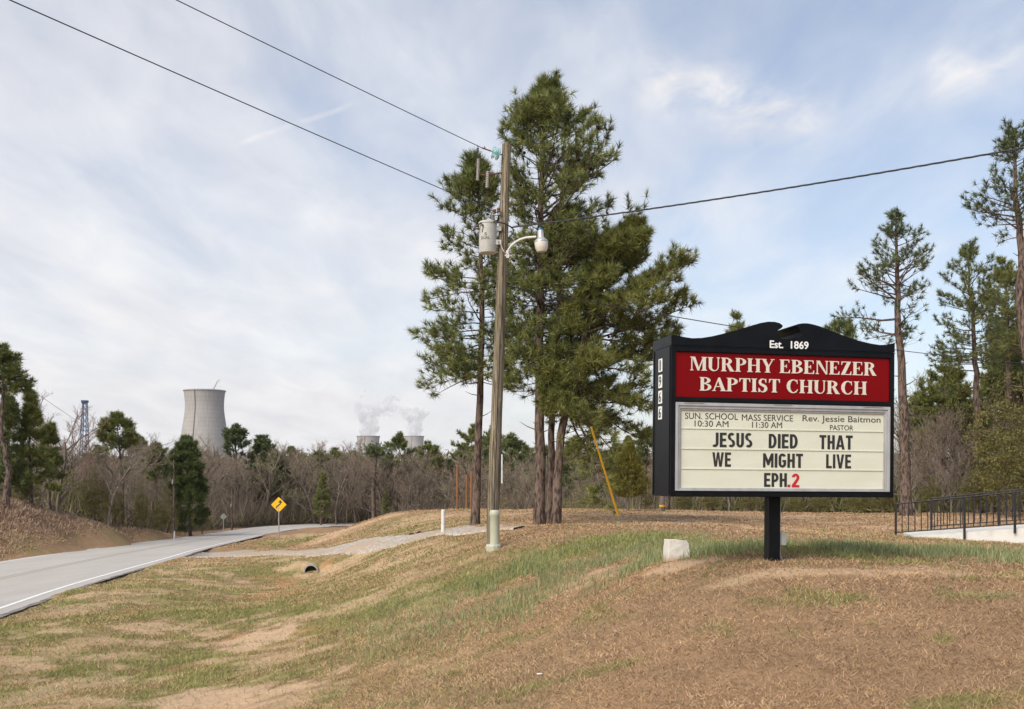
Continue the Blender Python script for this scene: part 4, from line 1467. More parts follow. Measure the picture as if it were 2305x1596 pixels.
def build_curve_sign():
    Y = 71.0
    b = W(627.5, 1213, Y)
    b[2] = hz(b[0], b[1])[0]
    g = thing('road_sign', 'yellow diamond winding-road warning sign with black arrow beside the road', 'road sign', b)
    c = W(627.5, 1136, Y)
    m = MB()
    diamond(m, c, 0.555, 0.012)
    plate = obj('plate', m, M['signyellow'], g)
    m = MB()
    s = 1.11 / 352.0          # metres per pixel of the measured face
    P = lambda x, z: (c[0] + (x - 802) * s, c[2] + (515 - z) * s)
    cl = [(755, 598), (752, 575), (760, 555), (785, 535), (815, 515), (838, 492), (843, 470)]
    cl = np.array(cl, float)
    dd = np.gradient(cl, axis=0)
    dd /= np.linalg.norm(dd, axis=1, keepdims=True)
    nn = np.stack([-dd[:, 1], dd[:, 0]], 1) * 13
    Lp = [P(*p) for p in cl + nn] + [P(*p) for p in (cl - nn)[::-1]]
    m.prism(Lp, c[1] - .006, c[1])
    m.prism([P(795, 462), P(845, 478), P(880, 466), P(836, 408)], c[1] - .0068, c[1])
    ar = obj('arrow', m, M['letterblack'], plate)
    m = MB()
    m.tube([b - np.array([0, 0, .3]), (c[0], c[1] + .04, c[2] + .3)], 0.042, 8)
    obj('post', m, M['galv'], g)


build_curve_sign()


def build_back_sign():
    Y = 78.0
    b = W(503, 1188, Y)
    g = thing('road_sign', 'grey back of a small diamond road sign on the far side of the road', 'road sign', b)
    c = W(503, 1163, Y)
    m = MB()
    diamond(m, c, 0.27, 0.012)
    obj('plate', m, M['galv'], g)
    m = MB()
    m.box((c[0] - .025, c[1] - .03, c[2] - 1.1), (c[0] + .025, c[1] - .002, c[2] + .2))
    obj('post', m, M['galv'], g)


build_back_sign()


def far_pole(px, row0, row1, Y, label, r=0.09):
    a, b = W(px, row0, Y), W(px, row1, Y)
    g = thing('utility_pole', label, 'utility pole', a)
    m = MB()
    m.tube([a - np.array([0, 0, .5]), b], [r * 1.2, r * .8], 8)
    obj('shaft', m, M['bark'], g)
    m = MB()
    m.tube([b + np.array([-.05, -.12, -1.6]), b + np.array([-.02, -.12, -1.3])], 0.05, 8)
    obj('insulator', m, M['porcelain'], g)


far_pole(391, 1207, 1035, 66, 'slim brown utility pole standing at the end of the grassy bank', 0.06)
far_pole(522, 1191, 1100, 86, 'far thin utility pole behind the grey-backed diamond sign', 0.08)
stake('marker_post', 'small pale marker stake at the roadside near the slim brown pole', 'post', 392, 1187, 1166, 65, 0.05, M['whitepaint'])
o = stake('wooden_post', 'thick pale wooden post with a yellow band under the left end of the sign', 'post', 1490, 1150, 1085, 46, 0.13, M['graybark'])
m = MB().lathe([(0.128, 0), (0.136, .003), (0.136, .09), (0.128, .093)], c=W(1490, 1141, 46), n=12, caps=False)
obj('band', m, M['yellow'], o)


# culvert pipe under the driveway
def build_culvert():
    c = CULV
    ax = np.array([-0.06, 1.0, 0.06])
    ax /= np.linalg.norm(ax)
    g = thing('culvert_pipe', 'concrete culvert pipe end opening into the ditch below the driveway', 'culvert pipe', c)
    q = Vector(ax).to_track_quat('Z', 'Y').to_matrix()
    m = MB().lathe([(0.215, 0.0), (0.265, 0.0), (0.27, 0.03), (0.27, 3.2), (0.215, 3.2)], n=28, caps=False)
    m.v[0] = np.array([q @ Vector(p) for p in m.v[0]]) + c
    obj('pipe', m, M['culvert'], g, smooth=True)
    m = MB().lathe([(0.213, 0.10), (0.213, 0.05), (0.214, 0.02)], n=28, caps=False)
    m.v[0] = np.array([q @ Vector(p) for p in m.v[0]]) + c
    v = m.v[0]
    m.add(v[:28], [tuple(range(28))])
    obj('bore_shade_disc', m, M['dark'], g)  # dark disc just inside the mouth, painted as the pipe's inner shade


build_culvert()


# ------------------------------------------------------------------ ramp with railings
RA, RD = np.array([10.37, 26.9]), np.array([0.972, -0.235])
RN = np.array([0.235, 0.972])


def build_ramp():
    def pt(l, off, z):
        p = RA + RD * l + RN * off
        return (p[0], p[1], z)
    g0 = pt(0.45, 0.08, -1.8)
    m = MB()
    L0, L1 = 0.40, 9.0
    top = lambda l: -1.60 + 0.085 * (l - L0)
    v, f = [], []
    n = 12
    for k in range(n + 1):
        l = L0 + (L1 - L0) * k / n
        for off in (0.06, 1.5):
            v += [pt(l, off, -2.3), pt(l, off, top(l))]
    for k in range(n):
        a, b = 4 * k, 4 * k + 4
        f += [(a, b, b + 1, a + 1), (a + 1, b + 1, b + 3, a + 3), (a + 2, a + 3, b + 3, b + 2)]
    f += [(0, 1, 3, 2), (4 * n, 4 * n + 2, 4 * n + 3, 4 * n + 1)]
    m.add(v, f)
    o = obj('wheelchair_ramp', m, M['ramp'])
    tag(o, 'white concrete wheelchair ramp rising out of the lawn between two black railings', 'ramp')

    def railing(label, off, l0, posts, l1):
        org = pt(l0, off, -1.7)
        g = thing('railing', label, 'railing', org, 'black railings of the ramp')
        zt = lambda l: -0.75 + 0.112 * l
        zb = lambda l: -1.52 + 0.090 * l
        a = MB()
        a.tube([pt(l0, off, zt(l0)), pt(l1, off, zt(l1))], 0.021, 6)
        obj('top_rail', a, M['rail'], g)
        a = MB()
        a.tube([pt(l0, off, zb(l0)), pt(l1, off, zb(l1))], 0.017, 6)
        obj('bottom_rail', a, M['rail'], g)
        for l, low in posts:
            a = MB()
            p = pt(l, off, 0)
            a.box((p[0] - .024, p[1] - .024, low), (p[0] + .024, p[1] + .024, zt(l) + .005))
            obj('post', a, M['rail'], g)
        l = l0 + 0.16
        while l < l1 - 0.05:
            if min(abs(l - q) for q, _ in posts) > 0.07:
                a = MB()
                p = pt(l, off, 0)
                a.box((p[0] - .010, p[1] - .010, zb(l)), (p[0] + .010, p[1] + .010, zt(l)))
                obj('baluster', a, M['rail'], g)
            l += 0.162
    railing('black iron railing on the near side of the white ramp, starting out on the lawn', 0.0, 0.0, [(0, -1.9), (1.72, -1.9), (2.95, -1.5), (4.6, -1.4), (6.2, -1.3)], 7.0)
    railing('black iron railing on the far side of the white ramp', 1.55, 1.15, [(1.15, -1.75), (2.9, -1.5), (4.6, -1.4)], 6.6)


build_ramp()


# ------------------------------------------------------------------ cooling towers and the blue lattice tower
def cooling_tower(label, px, Y, prof, zbase, group='concrete cooling towers'):
    """prof: (half width, row) measured on the near tower"""
    c = W(px, HY, Y)
    g = thing('cooling_tower', label, 'cooling tower', (c[0], c[1], zbase), group)
    k = Y / F
    ring = [(h * k, (HY - r) * k) for h, r in prof]
    th = 1.2
    # smooth profile
    rr = np.array([a for a, _ in ring])
    zz = np.array([b for _, b in ring])
    zs = np.linspace(zz[0], zz[-1], 40)
    rs = np.interp(zs, zz[::-1] if zz[0] > zz[-1] else zz, rr[::-1] if zz[0] > zz[-1] else rr)
    ker = np.array([1, 2, 3, 2, 1]) / 9
    rs2 = np.convolve(np.pad(rs, 2, mode='edge'), ker, 'valid')
    rs2[0], rs2[-1] = rs[0], rs[-1]
    out = list(zip(rs2, zs))
    m = MB()
    lip = [(out[0][0] + 1.2, out[0][1]), (out[0][0] + 1.2, out[0][1] - 2.2), (out[1][0] + .2, out[0][1] - 2.8)]
    inner = [(r - th, z) for r, z in out][::-1]
    m.lathe([(r, z - zbase) for r, z in inner + lip + out[1:]], n=96, caps=False)
    o = obj('shell', m, M['tower'], g, smooth=True, world_coords=False)
    m = MB()
    # ladder and duct running up the shell towards the road
    a0 = math.radians(-90 - 11)
    st = [(math.cos(a0) * (r + .8), math.sin(a0) * (r + .8), z - zbase) for r, z in out]
    m.tube(st, 0.9, 6)
    obj('ladder', m, M['graybark'], g, world_coords=False)
    return g


PROF = [(45.4, 879), (43.6, 890), (42.3, 903), (41.9, 915), (42.6, 926), (44.0, 937), (47.5, 960), (51.5, 985), (56, 1010), (62, 1040), (70, 1085)]
cooling_tower('tall pale concrete cooling tower without steam, the largest of the three', 460.5, 2180, PROF, -10)


def scaled(s, top):
    return [(h * s, top + (r - 879) * s) for h, r in PROF]


cooling_tower('far cooling tower under a steam plume, left of the steaming pair', 829, 3800, scaled(0.573, 981.5), -14, 'concrete cooling towers')
cooling_tower('far cooling tower under a steam plume, half hidden behind a dark pine', 932.5, 4480, scaled(0.487, 981.5), -16, 'concrete cooling towers')


def build_jib():
    Y = 2180
    a, b = W(479, 879, Y - 8), W(491, 856, Y - 8)
    g = thing('crane', 'tiny white crane jib sticking up over the rim of the big cooling tower', 'crane', a)
    ax = b - a
    m = MB()
    side = np.array([ax[2], 0, -ax[0]]) / np.linalg.norm(ax) * 1.2
    dep = np.array([0, 1.6, 0])
    cs = [side, -side, dep]
    for c in cs:
        m.tube([a + c - ax * 0.15, b + c * .5], .45, 4)
    for i in range(12):
        s = i / 12
        p = a + ax * s
        q = a + ax * (s + 1 / 12)
        m.tube([p + side * (1 - .5 * s), q - side * (1 - .5 * s)], .28, 4)
        m.tube([p - side * (1 - .5 * s), q + dep * (1 - .5 * s)], .28, 4)
    obj('jib', m, M['graypaint'], g)
    m = MB()
    m.tube([b, b + np.array([1.5, 0, 1.0]), b + np.array([3.4, 0, .8])], .7, 5)
    m.tube([b + np.array([3.0, 0, .8]), b + np.array([3.0, 0, -8])], .25, 4)
    obj('hook', m, M['graypaint'], g)


build_jib()


def build_lattice():
    Y = 900.0
    base, top = W(189, 1086, Y), W(191, 905, Y)
    g = thing('lattice_tower', 'blue steel lattice tower rising behind the leafless trees', 'lattice tower', base)
    m = MB()
    br = MB()
    hb, ht = 3.7, 1.5
    corners = [(-1, -1), (1, -1), (1, 1), (-1, 1)]
    P = lambda i, s: base * (1 - s) + top * s + np.array([corners[i % 4][0], corners[i % 4][1], 0]) * (hb * (1 - s) + ht * s)
    for i in range(4):
        m.tube([P(i, 0), P(i, 1)], 0.42, 5)
    n = 14
    for k in range(n):
        s0, s1 = k / n, (k + 1) / n
        for i in range(4):
            br.tube([P(i, s0), P(i, s0) * .55 + P(i + 1, s1) * .45 if k < 9 else P(i + 1, s1)], .22, 4)
            # inner lacing of each leg
            br.tube([P(i, s0) + np.array([.9, 0, 0]), P(i, s1) - np.array([.9, 0, 0])], .2, 4)
    for k in (4, 9, 14):
        for i in range(4):
            br.tube([P(i, k / n), P(i + 1, k / n)], .3, 4)
    obj('leg', m, M['bluesteel'], g)
    obj('bracing', br, M['bluesteel'], g)
    c = MB()
    c.box(top + np.array([-2.6, -2.4, -.6]), top + np.array([2.6, 2.4, 1.6]))
    obj('top_cap', c, M['navy'], g, bevel=0.3)


build_lattice()

# ------------------------------------------------------------------ plants
def unit(v):
    return v / (np.linalg.norm(v, axis=-1, keepdims=True) + 1e-12)


def perp(d, r):
    """random direction at right angles to d"""
    a = np.cross(d, r.normal(size=3))
    return a / (np.linalg.norm(a) + 1e-9)


def needles(pos, dirs, n, length, width, r, c0, c1, spread=1.0, back=0.10, droop=0.0, tvar=0.30):
    """needle tufts: every tuft a brush of n narrow needles round the end of its twig"""
    T = len(pos)
    d = unit(np.repeat(dirs, n, 0))
    rnd = unit(r.normal(size=(T * n, 3)))
    k = r.uniform(0.25, 1.0, (T * n, 1)) * spread
    nd = unit(d * (1.05 - 0.75 * k) + rnd * k)
    nd[:, 2] -= droop
    nd = unit(nd)
    base = np.repeat(pos, n, 0) - d * r.uniform(0, back, (T * n, 1))
    L = length * r.uniform(0.7, 1.1, (T * n, 1))
    side = unit(np.cross(nd, unit(r.normal(size=(T * n, 3))))) * width * 0.5
    v = np.stack([base - side, base + side, base + nd * L], 1).reshape(-1, 3)
    f = np.arange(T * n * 3).reshape(-1, 3)
    t = np.repeat(r.uniform(0, 1, (T, 1)), n, 0) * (1 - tvar) + r.uniform(0, 1, (T * n, 1)) * tvar
    c = np.array(c0)[None] * (1 - t) + np.array(c1)[None] * t
    return v, f, np.repeat(c, 3, 0)


def interp_path(pts, k):
    pts = np.asarray(pts, float)
    s = np.linspace(0, len(pts) - 1, k)
    return np.stack([np.interp(s, np.arange(len(pts)), pts[:, i]) for i in range(3)], 1)


PINE_DARK, PINE_MID, PINE_YEL = (0.052, 0.074, 0.024), (0.28, 0.295, 0.085), (0.17, 0.18, 0.04)


def grow_pine(r, trunk, r0, env, start, nb=60, twigs=7, elev=(62, 2), tuft_n=30, nl=0.275, nw=0.021, cols=(PINE_DARK, PINE_MID), fill=1.0, stubs=5, maxlen=9, gap=0.0, sides=5, lean=None, core=0.25):
    """trunk: points from foot to tip; env(h, az) = crown radius at height share h (0 foot, 1 tip) and azimuth.
    Returns a wood builder (trunk), a limb builder, and the needle arrays."""
    trunk = np.asarray(trunk, float)
    K = 22
    tp = interp_path(trunk, K)
    tp[1:-1, :2] += r.normal(size=(K - 2, 2)) * r0 * 0.12
    s = np.linspace(0, 1, K)
    rad = r0 * (1 - s) ** 0.75 * (1 + 0.28 * np.exp(-s * 26)) + r0 * 0.05
    wood = MB()
    limbs = wood
    wood.tube(tp, rad, 14)
    H = tp[-1][2] - tp[0][2]
    pos, dirs = [], []

    def axis(h):
        return np.array([np.interp(h, s, tp[:, i]) for i in range(3)])
    hs = np.sort(start + (1 - start) * (r.random(nb) ** 0.9))
    az = r.uniform(0, 6.28)
    for h in hs:
        az += 2.4 + r.normal() * 0.5
        u = (h - start) / (1 - start)
        el = math.radians(elev[1] + (elev[0] - elev[1]) * u ** 1.2 + r.normal() * 7)
        p = axis(h)
        d = np.array([math.cos(az) * math.cos(el), math.sin(az) * math.cos(el), math.sin(el)])
        # march outwards to the crown surface
        pathp = [p]
        step = max(0.12, H * 0.02)
        L = 0
        cur = d.copy()
        while L < maxlen:
            cur = unit(cur + np.array([0, 0, 0.075 * u - 0.012]) + r.normal(size=3) * 0.07)
            q = pathp[-1] + cur * step
            hh = (q[2] - tp[0][2]) / H
            if hh > 0.965:
                break
            ax = axis(min(1, max(0, hh)))
            rr = math.hypot(q[0] - ax[0], q[1] - ax[1])
            if rr > env(min(1, hh), math.atan2(q[1] - ax[1], q[0] - ax[0])) * (0.80 + 0.18 * r.random()):
                break
            pathp.append(q)
            L += step
        if len(pathp) < 3:
            pathp = [p, p + d * step * .6, p + d * step * 1.2]
        pathp = np.array(pathp)
        L = np.linalg.norm(np.diff(pathp, axis=0), axis=1).sum()
        br = r0 * (0.075 + 0.22 * min(1, L / (H * 0.3))) * (1.15 - 0.5 * u)
        n = len(pathp)
        limbs.tube(pathp, np.linspace(br, br * 0.22, n), sides, cap=False)
        tipd = unit(pathp[-1] - pathp[-2])
        pos.append(pathp[-1]); dirs.append(tipd)
        nt = max(2, int(twigs * fill * (0.5 + L / (H * 0.13))))
        for j in range(nt):
            f = core + (1 - core) * ((j + r.random()) / nt)
            i = min(n - 2, int(f * (n - 1)))
            a = pathp[i] + (pathp[i + 1] - pathp[i]) * (f * (n - 1) - i)
            dd = unit(pathp[i + 1] - pathp[i])
            sd = perp(dd, r)
            sd[2] = abs(sd[2]) * 0.6 + 0.12
            tl = (0.25 + 0.55 * r.random()) * H * 0.085 * (1.25 - 0.6 * f) + nl * .6
            d2 = unit(dd * 0.75 + sd)
            b1 = a + d2 * tl * 0.55
            tl *= 1.1 - 0.6 * u
            b1 = a + d2 * tl * 0.55
            d3 = unit(d2 + np.array([0, 0, 0.35]) + r.normal(size=3) * 0.2)
            b2 = b1 + d3 * tl * 0.45
            limbs.tube([a, b1, b2], [br * 0.30, br * 0.2, br * 0.12], 3, cap=False)
            pos.append(b2); dirs.append(d3)
            if r.random() > gap:
                pos.append(b1 + perp(d2, r) * nl * .3); dirs.append(unit(d2 + perp(d2, r) * .7))
            if r.random() > 0.45 + gap:
                e = b1 + unit(d2 + perp(d2, r)) * tl * 0.35
                limbs.tube([b1, e], [br * .15, br * .08], 3, cap=False)
                pos.append(e); dirs.append(unit(e - b1 + np.array([0, 0, .1])))
    # leader
    for h in np.linspace(0.90, 0.985, 7):
        pos.append(axis(h) + r.normal(size=3) * 0.04 * H * .1); dirs.append(unit(np.array([0, 0, 1.0]) + r.normal(size=3) * .3))
    for i in range(stubs):
        h = start * (0.35 + 0.6 * r.random())
        a = axis(h)
        z = r.uniform(0, 6.28)
        e = np.array([math.cos(z), math.sin(z), 0.1 + .4 * r.random()])
        L = H * (0.015 + 0.04 * r.random())
        limbs.tube([a, a + e * L * .6, a + e * L + np.array([0, 0, L * .1])], [r0 * .12, r0 * .08, r0 * .03], 4, cap=False)
    nd = needles(np.array(pos), np.array(dirs), tuft_n, nl, nw, r, cols[0], cols[1])
    return wood, limbs, nd, (np.array(pos), np.array(dirs))


def make_pine(label, r, trunk, r0, env, start, group=None, name='pine_tree', cones=0, coney=(0, 1), **kw):
    root = thing(name, label, 'tree', trunk[0], group)
    wood, limbs, (v, f, c), (pos, dirs) = grow_pine(r, trunk, r0, env, start, **kw)
    obj('trunk', wood, M['bark'], root, smooth=True)
    tri_mesh('crown', v, f, M['needle'], root, tint=c)
    if cones:
        me = None
        H0, H1 = trunk[0][2], trunk[-1][2]
        hh = (pos[:, 2] - H0) / (H1 - H0)
        idx = np.where((hh > coney[0]) & (hh < coney[1]))[0]
        for k in r.choice(idx, min(cones, len(idx)), replace=False):
            if me is None:
                m = MB().lathe([(0.008, -.055), (0.03, -.045), (0.042, -.015), (0.038, .015), (0.024, .045), (0.006, .06)], n=8)
                me = mesh_of('pine_cone', m, M['cone'], True)
            o = bpy.data.objects.new('pine_cone', me)
            COL.objects.link(o)
            o.parent = root
            o.location = (pos[k] - dirs[k] * .13 + r.normal(size=3) * .05) - ORG[root]
            o.rotation_euler = r.uniform(0, 3.1, 3)
            s = r.uniform(0.85, 1.35)
            o.scale = (s, s, s)
    return root


def env_px(rows, Y, xc):
    """crown outline as (row, left column, right column) about a trunk at distance Y; returns radius by absolute height"""
    k = Y / F
    z = np.array([(HY - a) * k for a, _, _ in rows])[::-1]
    L = np.array([(xc(a) - b) * k for a, b, _ in rows])[::-1]
    R = np.array([(c - xc(a)) * k for a, _, c in rows])[::-1]
    return z, L, R


def pine_from_rows(label, seed, Y, trunk_px, r0, rows, start_row, **kw):
    trunk = np.array([W(x, y, Y) for x, y in trunk_px])
    g = hz(trunk[0][0], trunk[0][1])[0]
    trunk[0][2] = min(trunk[0][2], g) - 0.05
    ty = np.array([y for _, y in trunk_px], float)[::-1]
    tx = np.array([x for x, _ in trunk_px], float)[::-1]
    z, L, R = env_px(rows, Y, lambda a: np.interp(a, ty, tx))
    z0, z1 = trunk[0][2], trunk[-1][2]

    def env(h, az):
        zz = z0 + h * (z1 - z0)
        w = min(1, max(0, 0.5 + 1.1 * math.cos(az)))
        return max(0.05, np.interp(zz, z, L) * (1 - w) + np.interp(zz, z, R) * w)
    start = ((HY - start_row) * Y / F - z0) / (z1 - z0)
    return make_pine(label, np.random.default_rng(seed), trunk, r0, env, start, **kw)


# the group of tall pines in the middle
pine_from_rows('tall pine of the central clump whose bare trunk stands just left of the utility pole', 11, 32.5,
               [(1069, 1182), (1078, 930), (1086, 700), (1082, 480), (1068, 378)], 0.135,
               [(335, 1050, 1085), (370, 1020, 1110), (450, 985, 1140), (540, 985, 1150), (600, 965, 1165), (660, 935, 1180), (760, 945, 1165), (830, 935, 1150), (890, 945, 1140), (925, 985, 1110), (950, 1060, 1090)], 935,
               nb=104, twigs=6.2, elev=(50, -8), cones=45, coney=(.5, .97), gap=.15, group='tall pines behind the pole')
pine_from_rows('tallest pine of the central clump, full of dark cones and rising above the pole', 12, 31.0,
               [(1214, 1186), (1215, 900), (1216, 600), (1220, 330), (1236, 208)], 0.170,
               [(155, 1215, 1260), (185, 1165, 1285), (230, 1150, 1292), (275, 1115, 1370), (330, 1108, 1440), (380, 1120, 1475), (450, 1148, 1475), (520, 1140, 1450), (600, 1130, 1400), (700, 1120, 1380), (780, 1125, 1360), (860, 1140, 1330), (920, 1170, 1290), (950, 1195, 1240)], 935,
               nb=185, twigs=5.6, elev=(50, -8), cones=100, coney=(.55, .93), gap=.2, group='tall pines behind the pole')
pine_from_rows('slimmer dark-trunked pine squeezed between two thicker trunks of the central clump', 13, 32.2,
               [(1236, 1180), (1243, 900), (1262, 600), (1278, 490)], 0.125,
               [(440, 1262, 1300), (500, 1215, 1350), (560, 1190, 1400), (640, 1160, 1420), (740, 1150, 1430), (820, 1150, 1420), (900, 1180, 1380), (940, 1220, 1300)], 900,
               nb=95, twigs=6.5, elev=(50, -8), gap=.1, cones=14, coney=(.6, .95), group='tall pines behind the pole')
pine_from_rows('spreading pine with a forked trunk and long low boughs, between clump and church sign', 14, 30.4,
               [(1250, 1186), (1263, 970), (1280, 880), (1330, 700), (1390, 575), (1428, 520)], 0.140,
               [(470, 1400, 1530), (490, 1368, 1555), (560, 1330, 1552), (620, 1280, 1548), (700, 1230, 1542), (760, 1200, 1540), (830, 1190, 1500), (900, 1210, 1480), (950, 1235, 1475), (1000, 1290, 1470), (1020, 1320, 1460)], 990,
               nb=130, twigs=7, elev=(48, -18), gap=.0, cones=12, coney=(.5, .9), cols=((0.055, 0.074, 0.022), (0.29, 0.285, 0.075)), group='tall pines behind the pole', fill=1.15)


# ------------------------------------------------------------------ woods: kinds of trees, then each one set in its place
def bare_tree(r, H, spread=0.55, depth=4, col=((0.165, 0.122, 0.090), (0.32, 0.248, 0.190)), tw=0.016, dens=1.0, r0=None, low=0.22):
    """leafless broadleaf: forking limbs ending in sprays of fine twigs"""
    r0 = r0 or H * 0.014
    wood = MB()
    tv, segs = [], []

    def branch(p, d, L, rad, lev):
        n = 4
        q = [p]
        cur = d
        for i in range(n):
            cur = unit(cur + r.normal(size=3) * 0.13 + np.array([0, 0, 0.06 if lev else 0.02]))
            q.append(q[-1] + cur * L / n)
        q = np.array(q)
        if lev < 3:
            wood.tube(q, np.linspace(rad, rad * 0.5, n + 1), 6 if lev == 0 else 4, cap=False)
        else:
            for i in range(n):
                segs.append((q[i], q[i + 1], rad * (1 - i / n * .6)))
        if lev >= depth:
            return
        k = {0: int(9 * dens), 1: int(6 * dens), 2: int(6 * dens), 3: int(5 * dens)}[lev]
        for j in range(k):
            f = (low + (1 - low) * (j + r.random()) / k) if lev == 0 else (0.2 + 0.8 * (j + r.random()) / k)
            i = min(n - 1, int(f * n))
            a = q[i] + (q[i + 1] - q[i]) * (f * n - i)
            dd = unit(q[i + 1] - q[i])
            nd = unit(dd * (0.9 if lev else 0.75) + perp(dd, r) * (spread * (1.5 if lev == 0 else 1.1)) + np.array([0, 0, 0.22]))
            branch(a, nd, L * (0.62 - 0.22 * f if lev == 0 else 0.55 - .15 * f), rad * 0.42, lev + 1)
    branch(np.zeros(3) - np.array([0, 0, .3]), np.array([0, 0, 1.0]), H * 0.72, r0, 0)
    S = np.array([[a, b] for a, b, _ in segs])
    w = np.maximum(np.array([c for _, _, c in segs]), tw * 0.5)[:, None]
    d = unit(S[:, 1] - S[:, 0])
    side = unit(np.cross(d, unit(r.normal(size=d.shape)))) * w
    v = np.stack([S[:, 0] - side, S[:, 0] + side, S[:, 1] + side * .7, S[:, 1] - side * .7], 1).reshape(-1, 3)
    f = np.arange(len(v)).reshape(-1, 4)
    t = np.repeat(r.uniform(0, 1, (len(S), 1)), 4, 0)
    c = np.array(col[0]) * (1 - t) + np.array(col[1]) * t
    return wood, (v, f, c)


def proto_bare(seed, **kw):
    r = np.random.default_rng(seed)
    root = empty('bare_tree', (0, 0, 0))
    wood, (v, f, c) = bare_tree(r, 10.0, **kw)
    obj('trunk', wood, M['graybark'], root, smooth=True)
    tri_mesh('crown', v, f, M['twig'], root, tint=c, quads=True)
    return root


def proto_pine(seed, rad, start, shape, **kw):
    """ten metre pine; shape: list of (height share, radius share)"""
    r = np.random.default_rng(seed)
    root = empty('pine_tree', (0, 0, 0))
    hs, rs = zip(*shape)
    lump = [r.uniform(0.65, 1.15) for _ in range(9)]

    def env(h, az):
        return max(0.08, np.interp(h, hs, rs) * rad * np.interp((az + 3.1416) / 6.2832 * 8, range(9), lump))
    wx = r.normal(size=2) * 0.35
    trunk = [(0, 0, -.3), (wx[0] * .5, wx[1] * .3, 5), (wx[0], wx[1], 10.0)]
    wood, limbs, (v, f, c), _ = grow_pine(r, trunk, 0.17, env, start, **kw)
    obj('trunk', wood, M['bark'], root, smooth=True)
    tri_mesh('crown', v, f, M['needle'], root, tint=c)
    return root


def leaf_cloud(r, blobs, n, size, c0, c1, flat=0.5):
    """leaves scattered through the outer part of several overlapping masses"""
    B = np.array([b[:3] for b in blobs])
    S = np.array([b[3:6] for b in blobs])
    vol = S.prod(1)
    k = r.choice(len(blobs), n, p=vol / vol.sum())
    u = unit(r.normal(size=(n, 3))) * (r.uniform(0.35, 1.0, (n, 1)) ** 0.5)
    p = B[k] + u * S[k]
    # gather the leaves into clumps
    cl = p[r.integers(0, n, n // 30)]
    j = r.integers(0, len(cl), n)
    p = cl[j] + r.normal(size=(n, 3)) * size * np.array([3.0, 3.0, 1.5])
    nrm = unit(r.normal(size=(n, 3)) + np.array([0, 0, flat]))
    a = unit(np.cross(nrm, r.normal(size=(n, 3))))
    b = np.cross(nrm, a)
    L = size * r.uniform(0.6, 1.3, (n, 1))
    v = np.stack([p - a * L, p - b * L * .45, p + a * L, p + b * L * .45], 1).reshape(-1, 3)
    tone = r.uniform(0, 1, (len(cl), 1))[j] * 0.65 + r.uniform(0, 1, (n, 1)) * 0.35
    c = np.array(c0) * (1 - tone) + np.array(c1) * tone
    return v, np.arange(4 * n).reshape(-1, 4), np.repeat(c, 4, 0)


def proto_leafy(name, seed, blobs, n, size, c0, c1, stems=3, h0=1.2):
    r = np.random.default_rng(seed)
    root = empty(name, (0, 0, 0))
    w = MB()
    for k in range(stems):
        b = blobs[k % len(blobs)]
        w.tube(interp_path([(0.1 * k, 0.08 * k, -.2), (b[0] * .4, b[1] * .4, h0), (b[0], b[1], b[2])], 6), np.linspace(.11, .03, 6), 6, cap=False)
    obj('trunk', w, M['graybark'], root, smooth=True)
    v, f, c = leaf_cloud(r, blobs, n, size, c0, c1)
    tri_mesh('crown', v, f, M['leaf'], root, tint=c, quads=True)
    return root


USED = set()


def plant(proto, label, px, row_top, Y, group=None, wide=1.0, row_base=None, h=10.0, cat='tree', rot=None, sink=0.0, name=None):
    """one tree of a kind: foot on the ground at distance Y under a column, top at a row"""
    x = (px - CX) / F * Y
    z = hz_smooth(x, Y)[0] - sink if row_base is None else (HY - row_base) / F * Y
    H = (HY - row_top) / F * Y - z
    if proto.name.startswith('bare'):
        h = 8.6
    s = H / h
    if proto in USED:
        o = dup(proto)
    else:
        o = proto
        USED.add(proto)
    if name:
        o.name = name
    o.location = (x, Y, z)
    o.rotation_euler = (0, 0, random.uniform(0, 6.28) if rot is None else rot)
    o.scale = (s * wide, s * wide, s)
    for k in ('label', 'category', 'group'):
        if k in o:
            del o[k]
    tag(o, label, cat, group)
    ORG[o] = np.array((x, Y, z))
    return o


FARN = dict(tuft_n=13, nl=0.42, nw=0.075)
MIDN = dict(tuft_n=18, nl=0.34, nw=0.045)
OPEN = [(0.3, .35), (0.45, .8), (0.6, 1), (0.75, .95), (0.9, .7), (1, .2)]
FLAT = [(0.55, .4), (0.65, .9), (0.8, 1.1), (0.92, .9), (1, .35)]
CONE = [(0.1, .8), (0.25, 1), (0.5, .8), (0.75, .5), (1, .08)]
DENSE = [(0.2, .7), (0.35, 1), (0.6, 1), (0.8, .8), (1, .25)]
G1 = ((0.070, 0.094, 0.034), (0.225, 0.245, 0.080))
G2 = ((0.085, 0.104, 0.032), (0.270, 0.275, 0.078))
G3 = ((0.052, 0.076, 0.032), (0.165, 0.192, 0.070))
pf = [proto_pine(101, 2.3, .50, OPEN, nb=34, twigs=5, elev=(45, 0), cols=G1, **FARN),
      proto_pine(102, 2.6, .55, FLAT, nb=30, twigs=5, elev=(35, 5), cols=G2, **FARN),
      proto_pine(103, 2.2, .28, DENSE, nb=52, twigs=6, elev=(45, -5), cols=G3, **FARN),
      proto_pine(104, 2.1, .12, CONE, nb=60, twigs=5, elev=(40, -5), cols=G2, **FARN),
      proto_pine(105, 2.4, .45, OPEN, nb=40, twigs=6, elev=(40, 0), cols=G1, **FARN)]
pm = [proto_pine(111, 2.0, .52, OPEN, nb=44, twigs=7, elev=(38, -2), cols=G1, gap=.2, **MIDN),
      proto_pine(112, 1.9, .40, OPEN, nb=52, twigs=7, elev=(45, 0), cols=G2, gap=.2, **MIDN)]
